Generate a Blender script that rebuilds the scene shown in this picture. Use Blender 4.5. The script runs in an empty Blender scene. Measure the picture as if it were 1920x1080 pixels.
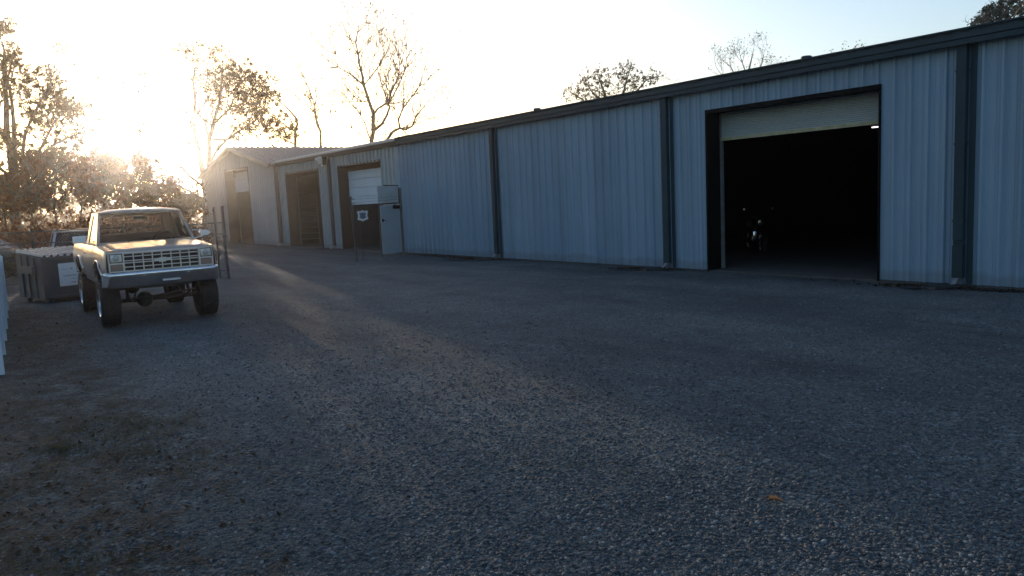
import bpy, bmesh, math, random
import numpy as np
from mathutils import Vector, Matrix
C = bpy.context.scene.collection
R = math.radians

# ------------------------------------------------------------------ camera
HAZE = 0.0010
CH = 2.0
CAMF, CYAW, CPIT, CROLL = 1428.93, 0.63771163, 0.11635539, -0.04661325
def cam_basis():
    F = Vector((-math.cos(CYAW)*math.cos(CPIT), math.sin(CYAW)*math.cos(CPIT), -math.sin(CPIT)))
    Rt = F.cross(Vector((0, 0, 1))).normalized(); U = Rt.cross(F)
    c, s = math.cos(CROLL), math.sin(CROLL)
    return F, c*Rt+s*U, -s*Rt+c*U
CF, CR, CU = cam_basis()
cd = bpy.data.cameras.new('camera'); cam = bpy.data.objects.new('camera', cd); C.objects.link(cam)
cam.matrix_world = Matrix(((CR.x, CU.x, -CF.x, 0), (CR.y, CU.y, -CF.y, 0), (CR.z, CU.z, -CF.z, CH), (0, 0, 0, 1)))
cd.sensor_width = 36; cd.lens = 36*CAMF/1920; cd.clip_end = 5000; cd.clip_start = 0.05
bpy.context.scene.camera = cam

# ------------------------------------------------------------------ sky, sun, exposure
SUN_AZ = R(11.2)      # from -X towards +Y
SUN_EL = R(6.0)
sd = Vector((-math.cos(SUN_AZ)*math.cos(SUN_EL), math.sin(SUN_AZ)*math.cos(SUN_EL), math.sin(SUN_EL)))
w = bpy.data.worlds.new("World"); bpy.context.scene.world = w; w.use_nodes = True
nt = w.node_tree; nt.nodes.clear()
sk = nt.nodes.new('ShaderNodeTexSky'); sk.sky_type = 'NISHITA'; sk.sun_disc = False
sk.sun_elevation = SUN_EL; sk.sun_rotation = math.atan2(sd.x, sd.y)
sk.air_density = 1.0; sk.dust_density = 1.9; sk.ozone_density = 1.8
bg = nt.nodes.new('ShaderNodeBackground'); bg.inputs[1].default_value = 0.15
wo = nt.nodes.new('ShaderNodeOutputWorld')
tn = nt.nodes.new('ShaderNodeMix'); tn.data_type = 'RGBA'; tn.blend_type = 'MULTIPLY'; tn.inputs[0].default_value = 1.0; tn.inputs[7].default_value = (1.04, 1.03, 1.13, 1)   # cool white balance of the camera
nt.links.new(sk.outputs[0], tn.inputs[6]); nt.links.new(tn.outputs[2], bg.inputs[0]); nt.links.new(bg.outputs[0], wo.inputs[0])
ld = bpy.data.lights.new('sun', 'SUN'); ld.energy = 2.0; ld.angle = R(0.6); ld.color = (1.0, 0.80, 0.61)
sun = bpy.data.objects.new('sun', ld); C.objects.link(sun)
sun.rotation_euler = sd.to_track_quat('Z', 'Y').to_euler(); sun.location = (0, 0, 30)
vs = bpy.context.scene.view_settings
vs.view_transform = 'Standard'; vs.look = 'None'; vs.gamma = 1; vs.exposure = 1.15
bpy.context.scene.render.film_transparent = False

# ------------------------------------------------------------------ pixel helpers (reference photo is 1920 x 1080)
def ray(px, py):
    return (CF + CR*((px-960)/CAMF) - CU*((py-540)/CAMF))
def at_depth(px, py, d):
    return Vector((0, 0, CH)) + ray(px, py)*d
def on_z(px, py, z=0.0):
    r = ray(px, py); return Vector((0, 0, CH)) + r*((z-CH)/r.z)

# ------------------------------------------------------------------ materials
MATS = {}
def mat(name, col, rough=0.6, metal=0.0, var=0.0, vscale=3.0, bump=0.0, bscale=40.0, stretch=(1, 1, 1), spec=None, col2=None, coat=0.0):
    if name in MATS: return MATS[name]
    m = bpy.data.materials.new(name); m.use_nodes = True; n = m.node_tree.nodes; l = m.node_tree.links
    p = n['Principled BSDF']; p.inputs['Base Color'].default_value = (*col, 1); p.inputs['Roughness'].default_value = rough
    p.inputs['Metallic'].default_value = metal
    if spec is not None: p.inputs['Specular IOR Level'].default_value = spec
    if coat: p.inputs['Coat Weight'].default_value = coat; p.inputs['Coat Roughness'].default_value = 0.10
    tc = n.new('ShaderNodeTexCoord'); mp = n.new('ShaderNodeMapping'); mp.inputs['Scale'].default_value = stretch
    l.new(tc.outputs['Object'], mp.inputs[0])
    if var > 0 or col2:
        t = n.new('ShaderNodeTexNoise'); t.inputs['Scale'].default_value = vscale; t.inputs['Detail'].default_value = 6
        t.inputs['Roughness'].default_value = 0.65; l.new(mp.outputs[0], t.inputs['Vector'])
        cr = n.new('ShaderNodeValToRGB'); cr.color_ramp.elements[0].position = 0.32; cr.color_ramp.elements[1].position = 0.68
        a = [max(0, c*(1-var)) for c in col]; b = list(col2) if col2 else [min(1, c*(1+var)) for c in col]
        cr.color_ramp.elements[0].color = (*a, 1); cr.color_ramp.elements[1].color = (*b, 1)
        l.new(t.outputs['Fac'], cr.inputs[0]); l.new(cr.outputs[0], p.inputs['Base Color'])
        mr = n.new('ShaderNodeMapRange'); mr.inputs['To Min'].default_value = max(0.02, rough-0.12*var*2); mr.inputs['To Max'].default_value = min(1, rough+0.25*var)
        l.new(t.outputs['Fac'], mr.inputs[0]); l.new(mr.outputs[0], p.inputs['Roughness'])
    if bump > 0:
        t2 = n.new('ShaderNodeTexNoise'); t2.inputs['Scale'].default_value = bscale; t2.inputs['Detail'].default_value = 4
        l.new(tc.outputs['Object'], t2.inputs['Vector'])
        bp = n.new('ShaderNodeBump'); bp.inputs['Strength'].default_value = bump; bp.inputs['Distance'].default_value = 0.02
        l.new(t2.outputs['Fac'], bp.inputs['Height']); l.new(bp.outputs[0], p.inputs['Normal'])
    MATS[name] = m
    return m

def metal_wall(name, col, rust=(0.09, 0.08, 0.065), dirt=0.35):
    """painted sheet steel: vertical streaks, grime along the foot, small dents"""
    m = bpy.data.materials.new(name); m.use_nodes = True; n = m.node_tree.nodes; l = m.node_tree.links
    p = n['Principled BSDF']; p.inputs['Roughness'].default_value = 0.48; p.inputs['Metallic'].default_value = 0.0
    geo = n.new('ShaderNodeNewGeometry')
    def noise(scale, st, detail=5):
        mp = n.new('ShaderNodeMapping'); mp.inputs['Scale'].default_value = st
        l.new(geo.outputs['Position'], mp.inputs[0])
        t = n.new('ShaderNodeTexNoise'); t.inputs['Scale'].default_value = scale; t.inputs['Detail'].default_value = detail
        t.inputs['Roughness'].default_value = 0.6; l.new(mp.outputs[0], t.inputs['Vector']); return t
    def ramp(fac, a, b, ca, cb):
        r = n.new('ShaderNodeValToRGB'); r.color_ramp.elements[0].position = a; r.color_ramp.elements[1].position = b
        r.color_ramp.elements[0].color = (*ca, 1); r.color_ramp.elements[1].color = (*cb, 1); l.new(fac, r.inputs[0]); return r
    def mix(fac, a, b, f=None, bt='MIX'):
        x = n.new('ShaderNodeMix'); x.data_type = 'RGBA'; x.blend_type = bt
        if fac is None: x.inputs[0].default_value = f
        else: l.new(fac, x.inputs[0])
        l.new(a, x.inputs[6]); 
        if isinstance(b, tuple): x.inputs[7].default_value = (*b, 1)
        else: l.new(b, x.inputs[7])
        return x.outputs[2]
    s1 = noise(1.0, (3.2, 3.2, 0.16)); base = ramp(s1.outputs['Fac'], 0.3, 0.7, tuple(c*0.86 for c in col), tuple(min(1, c*1.1) for c in col))
    s2 = noise(0.7, (0.5, 0.5, 0.5)); b2 = ramp(s2.outputs['Fac'], 0.35, 0.65, (0.9, 0.93, 0.95), (1.06, 1.03, 1.0))
    c1 = mix(None, base.outputs[0], b2.outputs[0], 1.0, 'MULTIPLY')
    sxp = n.new('ShaderNodeSeparateXYZ'); l.new(geo.outputs['Position'], sxp.inputs[0])
    dv_ = n.new('ShaderNodeMath'); dv_.operation = 'DIVIDE'; dv_.inputs[1].default_value = 0.954; l.new(sxp.outputs[0], dv_.inputs[0])
    fl_ = n.new('ShaderNodeMath'); fl_.operation = 'FLOOR'; l.new(dv_.outputs[0], fl_.inputs[0])
    wn_ = n.new('ShaderNodeTexWhiteNoise'); wn_.noise_dimensions = '1D'; l.new(fl_.outputs[0], wn_.inputs['W'])
    pt = ramp(wn_.outputs['Value'], 0.0, 1.0, (0.90, 0.91, 0.92), (1.06, 1.05, 1.04)); c1 = mix(None, c1, pt.outputs[0], 1.0, 'MULTIPLY')
    s3 = noise(1.0, (14, 14, 0.5)); st = ramp(s3.outputs['Fac'], 0.60, 0.78, (0, 0, 0), (1, 1, 1))
    mfac = n.new('ShaderNodeMath'); mfac.operation = 'MULTIPLY'; mfac.inputs[1].default_value = dirt; l.new(st.outputs[0], mfac.inputs[0])
    c2 = mix(mfac.outputs[0], c1, tuple(c*0.55 for c in col))
    sx = n.new('ShaderNodeSeparateXYZ'); l.new(geo.outputs['Position'], sx.inputs[0])
    s4 = noise(2.5, (1, 1, 0.6)); ad = n.new('ShaderNodeMath'); ad.operation = 'MULTIPLY_ADD'; ad.inputs[1].default_value = -0.35; 
    l.new(s4.outputs['Fac'], ad.inputs[0]); l.new(sx.outputs[2], ad.inputs[2])
    ft = ramp(ad.outputs[0], 0.0, 0.3, (0.30, 0.30, 0.30), (0, 0, 0)); ft.color_ramp.elements[0].position = 0.0; ft.color_ramp.elements[1].position = 0.10
    c3 = mix(ft.outputs[0], c2, rust)
    l.new(c3, p.inputs['Base Color'])
    s5 = noise(2.2, (1, 1, 1), 3); bp = n.new('ShaderNodeBump'); bp.inputs['Strength'].default_value = 0.25; bp.inputs['Distance'].default_value = 0.03
    l.new(s5.outputs['Fac'], bp.inputs['Height']); l.new(bp.outputs[0], p.inputs['Normal'])
    MATS[name] = m; return m

def leaf_mat(name, c1, c2, trans=0.45):
    m = bpy.data.materials.new(name); m.use_nodes = True; n = m.node_tree.nodes; l = m.node_tree.links; n.clear()
    o = n.new('ShaderNodeOutputMaterial'); df = n.new('ShaderNodeBsdfDiffuse'); tr = n.new('ShaderNodeBsdfTranslucent'); mx = n.new('ShaderNodeMixShader')
    mx.inputs[0].default_value = trans
    geo = n.new('ShaderNodeNewGeometry'); cr = n.new('ShaderNodeValToRGB')
    cr.color_ramp.elements[0].color = (*c1, 1); cr.color_ramp.elements[1].color = (*c2, 1)
    wn = n.new('ShaderNodeTexNoise'); wn.inputs['Scale'].default_value = 0.9; wn.inputs['Detail'].default_value = 2
    l.new(geo.outputs['Position'], wn.inputs['Vector'])
    ad = n.new('ShaderNodeMath'); ad.operation = 'ADD'; ad.inputs[1].default_value = -0.25
    mu = n.new('ShaderNodeMath'); mu.operation = 'MULTIPLY'; mu.inputs[1].default_value = 0.5
    l.new(geo.outputs['Random Per Island'], mu.inputs[0]); l.new(wn.outputs['Fac'], ad.inputs[0])
    a2 = n.new('ShaderNodeMath'); a2.operation = 'ADD'; l.new(mu.outputs[0], a2.inputs[0]); l.new(ad.outputs[0], a2.inputs[1])
    l.new(a2.outputs[0], cr.inputs[0]); l.new(cr.outputs[0], df.inputs[0]); l.new(cr.outputs[0], tr.inputs[0])
    l.new(df.outputs[0], mx.inputs[1]); l.new(tr.outputs[0], mx.inputs[2]); l.new(mx.outputs[0], o.inputs[0])
    MATS[name] = m; return m

def glass_mat(name, tint=(0.75, 0.8, 0.78), gloss=0.12, ior=1.5):
    m = bpy.data.materials.new(name); m.use_nodes = True; n = m.node_tree.nodes; l = m.node_tree.links; n.clear()
    o = n.new('ShaderNodeOutputMaterial'); tr = n.new('ShaderNodeBsdfTransparent'); tr.inputs[0].default_value = (*tint, 1)
    gl = n.new('ShaderNodeBsdfGlossy'); gl.inputs['Roughness'].default_value = 0.03
    fr = n.new('ShaderNodeFresnel'); fr.inputs[0].default_value = ior
    ad = n.new('ShaderNodeMath'); ad.operation = 'MAXIMUM'; ad.inputs[1].default_value = gloss; l.new(fr.outputs[0], ad.inputs[0])
    mx = n.new('ShaderNodeMixShader'); l.new(ad.outputs[0], mx.inputs[0]); l.new(tr.outputs[0], mx.inputs[1]); l.new(gl.outputs[0], mx.inputs[2])
    l.new(mx.outputs[0], o.inputs[0]); MATS[name] = m; return m

M_wallB = metal_wall('blue_white_sheet', (0.205, 0.305, 0.395))
M_wallA = metal_wall('weathered_sheet', (0.29, 0.33, 0.345), dirt=0.5)
M_wallG = metal_wall('pale_sheet', (0.36, 0.37, 0.385), dirt=0.3)
M_trim = mat('blue_trim', (0.026, 0.046, 0.056), 0.6, var=0.2, vscale=2, spec=0.2)
M_brown = mat('brown_trim', (0.04, 0.024, 0.019), 0.55, var=0.3, vscale=3)
M_light = mat('pale_trim', (0.34, 0.38, 0.40), 0.5, var=0.15, vscale=2)
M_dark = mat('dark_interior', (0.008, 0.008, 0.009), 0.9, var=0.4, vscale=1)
M_black = mat('black_matte', (0.004, 0.004, 0.004), 0.8, var=0.3, spec=0.15)
M_conc = mat('concrete', (0.06, 0.06, 0.057), 0.85, var=0.3, vscale=2, bump=0.3)
M_curtain = mat('roller_curtain', (0.42, 0.46, 0.45), 0.5, var=0.06, vscale=0.8)
M_stain = mat('stained_steel', (0.36, 0.33, 0.20), 0.6, var=0.35, vscale=5)
M_secdoor = mat('white_door_panel', (0.60, 0.66, 0.70), 0.45, var=0.08, vscale=1)
M_galv = mat('galvanised_steel', (0.28, 0.29, 0.30), 0.45, 0.6, var=0.25, vscale=6)
M_galvd = mat('dull_pipe', (0.045, 0.046, 0.05), 0.6, 0.2, var=0.35, vscale=6)
M_white = mat('white_paint', (0.72, 0.73, 0.72), 0.4, var=0.06, vscale=3)
M_vinyl = mat('white_vinyl', (0.50, 0.57, 0.63), 0.35, var=0.06, vscale=2)
M_doorleaf = mat('door_leaf_paint', (0.30, 0.37, 0.40), 0.45, var=0.08, vscale=2)
M_chrome = mat('chrome', (0.62, 0.62, 0.62), 0.16, 1.0, var=0.12, vscale=4)
M_paint = mat('tan_paint', (0.42, 0.35, 0.295), 0.30, 0.2, var=0.06, vscale=2, coat=0.6)
M_tire = mat('tyre_rubber', (0.020, 0.020, 0.020), 0.85, var=0.4, vscale=8, bump=0.3)
M_rim = mat('rim_alloy', (0.55, 0.56, 0.58), 0.22, 1.0)
M_under = mat('greasy_chassis', (0.035, 0.032, 0.03), 0.7, var=0.4, vscale=8)
M_lens = mat('headlight_glass', (0.60, 0.60, 0.54), 0.15, 0.0, var=0.2, vscale=20, coat=1.0)
M_amber = mat('signal_lens', (0.26, 0.17, 0.13), 0.2, coat=1.0)
M_seat = mat('seat_cloth', (0.07, 0.05, 0.045), 0.9, var=0.3)
M_glass = glass_mat('window_glass', (0.80, 0.76, 0.70), 0.0, 1.27)
M_dglass = glass_mat('tinted_glass', (0.35, 0.38, 0.38), 0.04)
M_silver = mat('silver_paint', (0.48, 0.48, 0.50), 0.3, 0.5, coat=0.6)
M_sedan = mat('grey_paint', (0.04, 0.04, 0.045), 0.3, 0.5, coat=0.6)
M_dump = mat('dumpster_blue', (0.035, 0.075, 0.10), 0.6, var=0.4, vscale=3, bump=0.1, bscale=10, col2=(0.075, 0.075, 0.075))
M_lid = mat('plastic_lid', (0.10, 0.10, 0.10), 0.25, var=0.2, vscale=3)
M_bark = mat('bark', (0.075, 0.058, 0.048), 0.95, var=0.45, vscale=5, bump=0.6, bscale=12)
M_barkb = mat('pale_bark', (0.10, 0.085, 0.075), 0.95, var=0.4, vscale=5, bump=0.6, bscale=12)
M_leafa = leaf_mat('autumn_leaves', (0.065, 0.045, 0.018), (0.16, 0.085, 0.035))
M_leafb = leaf_mat('dull_leaves', (0.045, 0.045, 0.018), (0.11, 0.075, 0.03))
M_leafr = leaf_mat('russet_leaves', (0.10, 0.038, 0.022), (0.18, 0.085, 0.035))
M_leafg = leaf_mat('pine_needles', (0.016, 0.030, 0.014), (0.045, 0.060, 0.022), 0.15)
M_grass = leaf_mat('dry_grass', (0.06, 0.06, 0.03), (0.14, 0.12, 0.06))

# ------------------------------------------------------------------ object helpers
def tag(o, label=None, cat=None, group=None, kind=None):
    if label: o['label'] = label
    if cat: o['category'] = cat
    if group: o['group'] = group
    if kind: o['kind'] = kind
    return o
def thing(name, label, cat, loc=(0, 0, 0), rz=0.0, group=None):
    o = bpy.data.objects.new(name, None); C.objects.link(o); o.location = loc; o.rotation_euler = (0, 0, rz)
    o.empty_display_size = 0.2
    return tag(o, label, cat, group)
def link_mesh(name, me, m, parent=None):
    me.materials.append(m)
    o = bpy.data.objects.new(name, me); C.objects.link(o)
    if parent is not None: o.parent = parent
    return o
def raw(name, V, Fc, m, parent=None, smooth=False):
    me = bpy.data.meshes.new(name); me.from_pydata(V, [], Fc); me.update()
    if smooth: me.polygons.foreach_set('use_smooth', [True]*len(me.polygons))
    return link_mesh(name, me, m, parent)
def quads_np(name, V, k, m, parent=None):
    """V: (n*k,3) vertices, n polygons of k corners each"""
    n = len(V)//k
    me = bpy.data.meshes.new(name); me.vertices.add(len(V)); me.vertices.foreach_set('co', V.astype(np.float32).ravel())
    me.loops.add(n*k); me.loops.foreach_set('vertex_index', np.arange(n*k, dtype=np.int32))
    me.polygons.add(n); me.polygons.foreach_set('loop_start', np.arange(0, n*k, k, dtype=np.int32))
    me.polygons.foreach_set('loop_total', np.full(n, k, dtype=np.int32)); me.update(calc_edges=True)
    return link_mesh(name, me, m, parent)

class MB:
    def __init__(s): s.V = []; s.F = []; s.off = Vector((0, 0, 0))
    def add(s, V, F):
        b = len(s.V); s.V += [tuple(Vector(v)-s.off) for v in V]; s.F += [tuple(i+b for i in f) for f in F]; return s
    def box(s, c, d, bev=0.0, rot=None):
        bm = bmesh.new(); bmesh.ops.create_cube(bm, size=1)
        for v in bm.verts: v.co = Vector((v.co.x*d[0], v.co.y*d[1], v.co.z*d[2]))
        if bev > 0: bmesh.ops.bevel(bm, geom=list(bm.edges), offset=bev, segments=2, affect='EDGES', profile=0.5)
        M = rot.to_matrix() if rot is not None and hasattr(rot, 'to_matrix') else (rot if rot is not None else Matrix.Identity(3))
        c = Vector(c); bm.verts.ensure_lookup_table()
        s.add([c + M @ v.co for v in bm.verts], [[v.index for v in f.verts] for f in bm.faces]); bm.free(); return s
    def b2(s, x0, x1, y0, y1, z0, z1, bev=0.0):
        return s.box(((x0+x1)/2, (y0+y1)/2, (z0+z1)/2), (abs(x1-x0), abs(y1-y0), abs(z1-z0)), bev)
    def tube(s, pts, rad, seg=8, cap=True):
        pts = [Vector(p) for p in pts]; n = len(pts)
        if not hasattr(rad, '__len__'): rad = [rad]*n
        V = []; F = []; up = None
        for i, p in enumerate(pts):
            t = (pts[min(i+1, n-1)]-pts[max(i-1, 0)])
            t = t.normalized() if t.length > 1e-9 else Vector((0, 0, 1))
            if up is None: up = t.orthogonal().normalized()
            else:
                up = (up - t*up.dot(t)); up = up.normalized() if up.length > 1e-6 else t.orthogonal().normalized()
            sd_ = t.cross(up)
            for k in range(seg):
                a = 2*math.pi*k/seg; V.append(p + (up*math.cos(a)+sd_*math.sin(a))*rad[i])
        for i in range(n-1):
            for k in range(seg):
                a = i*seg+k; b = i*seg+(k+1) % seg; F.append((a, b, b+seg, a+seg))
        if cap: F.append(tuple(range(seg-1, -1, -1))); F.append(tuple((n-1)*seg+k for k in range(seg)))
        return s.add(V, F)
    def prism(s, pts, a, b, axis='y'):
        """closed 2-D outline extruded along an axis; pts are (x,z) for y, (y,z) for x, (x,y) for z"""
        f = {'y': lambda p, t: (p[0], t, p[1]), 'x': lambda p, t: (t, p[0], p[1]), 'z': lambda p, t: (p[0], p[1], t)}[axis]
        n = len(pts); V = [f(p, a) for p in pts]+[f(p, b) for p in pts]
        F = [tuple(range(n)), tuple(range(2*n-1, n-1, -1))]+[(i, n+i, n+(i+1) % n, (i+1) % n) for i in range(n)]
        return s.add(V, F)
    def grid(s, nx, ny, fn, closed=False):
        V = [fn(i/(nx-1), j/(ny-1)) for i in range(nx) for j in range(ny)]
        F = [(i*ny+j, i*ny+j+1, (i+1)*ny+j+1, (i+1)*ny+j) for i in range(nx-1) for j in range(ny-1)]
        return s.add(V, F)
    def lathe(s, prof, c, axis='y', seg=32, a0=0.0):
        """prof: (radius, along) pairs, closed ring around axis"""
        V = []; F = []; n = len(prof)
        for k in range(seg):
            a = a0+2*math.pi*k/seg
            for r, t in prof:
                if axis == 'y': V.append((c[0]+r*math.cos(a), c[1]+t, c[2]+r*math.sin(a)))
                elif axis == 'x': V.append((c[0]+t, c[1]+r*math.cos(a), c[2]+r*math.sin(a)))
                else: V.append((c[0]+r*math.cos(a), c[1]+r*math.sin(a), c[2]+t))
        for k in range(seg):
            for i in range(n-1):
                a = k*n+i; b = ((k+1) % seg)*n+i; F.append((a, a+1, b+1, b))
        return s.add(V, F)
    def frame(s, outer, inner, th):
        """ring of quads between two loops of 3-D points, thickened by vector th"""
        th = Vector(th); n = len(outer); o = [Vector(p) for p in outer]; i_ = [Vector(p) for p in inner]
        V = o+i_+[p+th for p in o]+[p+th for p in i_]; F = []
        for k in range(n):
            m_ = (k+1) % n
            F += [(k, m_, n+m_, n+k), (2*n+k, 3*n+k, 3*n+m_, 2*n+m_), (k, 2*n+k, 2*n+m_, m_), (n+k, n+m_, 3*n+m_, 3*n+k)]
        return s.add(V, F)
    def build(s, name, m, parent=None, smooth=False, world=False, autos=None):
        V = s.V
        if world and parent is not None:
            L = parent.location; V = [(v[0]-L.x, v[1]-L.y, v[2]-L.z) for v in V]
        me = bpy.data.meshes.new(name); me.from_pydata(V, [], s.F); me.update()
        bm = bmesh.new(); bm.from_mesh(me); bmesh.ops.remove_doubles(bm, verts=bm.verts, dist=1e-5)
        bmesh.ops.recalc_face_normals(bm, faces=bm.faces); bm.to_mesh(me); bm.free()
        if smooth:
            me.polygons.foreach_set('use_smooth', [True]*len(me.polygons))
            if autos is not None:
                me.set_sharp_from_angle(angle=R(autos))
        return link_mesh(name, me, m, parent)
# ------------------------------------------------------------------ ground
def gnoise(x, y):
    return (math.sin(x*0.9+1.3*math.sin(y*0.7))*0.5+math.sin(y*1.7+x*0.35)*0.3+math.sin(x*2.3-y*1.1+2)*0.2)
def gz(x, y):
    z = 0.018*gnoise(x, y)-0.012
    if y < 15.2: z += 0.028*math.exp(-((y-14.15)/0.45)**2)*(0.5+0.5*math.sin(x*0.9+0.6*math.sin(x*2.1)))*(1 if x > -29 else 0.2)
    if y > 15.0: z = -0.03
    if abs(x) > 80 or abs(y) > 40: z = -0.02
    return z
def axis_pts(fine0, fine1, step, far):
    a = list(np.arange(fine0, fine1+1e-6, step)); d = step*2; p = fine0
    lo = []
    while p > -far: p -= d; d *= 1.35; lo.append(max(p, -far))
    d = step*2; p = fine1; hi = []
    while p < far: p += d; d *= 1.35; hi.append(min(p, far))
    return lo[::-1]+a+hi
xs = axis_pts(-62, 6, 0.35, 690); ys = axis_pts(-6, 15.6, 0.3, 690)
V = [(x, y, gz(x, y)) for x in xs for y in ys]; ny = len(ys)
Fc = [(i*ny+j, (i+1)*ny+j, (i+1)*ny+j+1, i*ny+j+1) for i in range(len(xs)-1) for j in range(ny-1)]

def ground_mat():
    m = bpy.data.materials.new('gravel_ground'); m.use_nodes = True; n = m.node_tree.nodes; l = m.node_tree.links
    p = n['Principled BSDF']; p.inputs['Roughness'].default_value = 0.9; p.inputs['Specular IOR Level'].default_value = 0.25
    geo = n.new('ShaderNodeNewGeometry'); pos = geo.outputs['Position']
    def noise(scale, detail=5, rough=0.6, st=(1, 1, 1)):
        mp = n.new('ShaderNodeMapping'); mp.inputs['Scale'].default_value = st; l.new(pos, mp.inputs[0])
        t = n.new('ShaderNodeTexNoise'); t.inputs['Scale'].default_value = scale; t.inputs['Detail'].default_value = detail
        t.inputs['Roughness'].default_value = rough; l.new(mp.outputs[0], t.inputs['Vector']); return t.outputs['Fac']
    def ramp(fac, els):
        r = n.new('ShaderNodeValToRGB')
        while len(r.color_ramp.elements) < len(els): r.color_ramp.elements.new(0.5)
        for e, (q, c) in zip(r.color_ramp.elements, els): e.position = q; e.color = (*c, 1)
        l.new(fac, r.inputs[0]); return r.outputs[0]
    def mix(fac, a, b, bt='MIX'):
        x = n.new('ShaderNodeMix'); x.data_type = 'RGBA'; x.blend_type = bt
        if isinstance(fac, float): x.inputs[0].default_value = fac
        else: l.new(fac, x.inputs[0])
        for s_, q in ((6, a), (7, b)):
            if isinstance(q, tuple): x.inputs[s_].default_value = (*q, 1)
            else: l.new(q, x.inputs[s_])
        return x.outputs[2]
    def mth(op, a, b):
        x = n.new('ShaderNodeMath'); x.operation = op
        for s_, q in ((0, a), (1, b)):
            if isinstance(q, (int, float)): x.inputs[s_].default_value = q
            else: l.new(q, x.inputs[s_])
        return x.outputs[0]
    v = n.new('ShaderNodeTexVoronoi'); v.inputs['Scale'].default_value = 34; v.inputs['Randomness'].default_value = 1
    l.new(pos, v.inputs['Vector'])
    v2 = n.new('ShaderNodeTexVoronoi'); v2.inputs['Scale'].default_value = 85; l.new(pos, v2.inputs['Vector'])
    sep = n.new('ShaderNodeSeparateColor'); l.new(v.outputs['Color'], sep.inputs[0])
    sep2 = n.new('ShaderNodeSeparateColor'); l.new(v2.outputs['Color'], sep2.inputs[0])
    stone = ramp(sep.outputs[0], [(0.0, (0.075, 0.078, 0.078)), (0.45, (0.17, 0.175, 0.18)), (0.8, (0.235, 0.225, 0.205)), (1.0, (0.36, 0.36, 0.35))])
    fine = ramp(sep2.outputs[0], [(0.0, (0.07, 0.07, 0.068)), (0.6, (0.18, 0.18, 0.175)), (1.0, (0.29, 0.28, 0.26))])
    big = noise(3.5, 4)
    bf = ramp(big, [(0.40, (0, 0, 0)), (0.60, (1, 1, 1))])
    c = mix(bf, stone, fine)
    # wheel-worn paler lanes and darker damp places (their own shape)
    wn = noise(0.30, 6, 0.62, (0.28, 1.0, 1)); wf = ramp(wn, [(0.34, (0.55, 0.57, 0.60)), (0.50, (1, 1, 1)), (0.66, (1.5, 1.45, 1.38))])
    c = mix(1.0, c, wf, 'MULTIPLY')
    w2 = noise(1.1, 5, 0.7); c = mix(1.0, c, ramp(w2, [(0.3, (0.74, 0.75, 0.75)), (0.7, (1.16, 1.14, 1.12))]), 'MULTIPLY')
    c = mix(1.0, c, (0.52, 0.65, 0.72), 'MULTIPLY')
    # soil with leaf mould along the left side of the yard
    sx = n.new('ShaderNodeSeparateXYZ'); l.new(pos, sx.inputs[0])
    edge = mth('ADD', mth('MULTIPLY', noise(0.55, 6, 0.7), 5.2), mth('MULTIPLY', sx.outputs[1], -1.0))
    edge = mth('ADD', edge, mth('MULTIPLY', sx.outputs[0], -0.02))
    soilf = ramp(mth('MULTIPLY', edge, 0.25), [(0.12, (0, 0, 0)), (0.40, (1, 1, 1))])
    spots = ramp(noise(2.6, 6, 0.75), [(0.40, (0, 0, 0)), (0.58, (1, 1, 1))])
    soil = ramp(noise(9, 6, 0.75), [(0.25, (0.010, 0.009, 0.006)), (0.5, (0.034, 0.029, 0.021)), (0.72, (0.070, 0.062, 0.042)), (0.85, (0.13, 0.11, 0.08))]); soil = mix(1.0, soil, ramp(noise(1.3, 5, 0.7), [(0.35, (0.35, 0.36, 0.36)), (0.6, (1.35, 1.3, 1.3))]), 'MULTIPLY')
    c = mix(mth('MULTIPLY', soilf, mth('ADD', mth('MULTIPLY', spots, 0.70), 0.28)), c, soil)
    # far off: dry field and leaf litter beyond the yard
    farx = ramp(mth('MULTIPLY', sx.outputs[0], -0.01), [(0.27, (0, 0, 0)), (0.33, (1, 1, 1))])
    lit = ramp(noise(3, 6, 0.7), [(0.3, (0.05, 0.035, 0.02)), (0.7, (0.12, 0.075, 0.045))])
    fy = ramp(mth('ADD', mth('MULTIPLY', sx.outputs[1], -0.1), 0.9), [(0.2, (0, 0, 0)), (0.5, (1, 1, 1))])
    c = mix(mth('MULTIPLY', farx, fy), c, lit)
    l.new(c, p.inputs['Base Color'])
    c_gap = None; h1 = mth('MULTIPLY', v.outputs['Distance'], -1.0); h2 = mth('MULTIPLY', v2.outputs['Distance'], -0.45)
    hh = mth('ADD', mth('ADD', h1, h2), mth('MULTIPLY', noise(120, 3), 0.15))
    bp = n.new('ShaderNodeBump'); bp.inputs['Strength'].default_value = 1.0; bp.inputs['Distance'].default_value = 0.026
    l.new(hh, bp.inputs['Height'])
    bp2 = n.new('ShaderNodeBump'); bp2.inputs['Strength'].default_value = 0.8; bp2.inputs['Distance'].default_value = 0.12
    l.new(noise(1.6, 5, 0.6), bp2.inputs['Height']); l.new(bp2.outputs[0], bp.inputs['Normal'])
    l.new(bp.outputs[0], p.inputs['Normal'])
    return m
M_ground = ground_mat()
g = raw('ground', V, Fc, M_ground, smooth=True); g['kind'] = 'structure'

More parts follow.
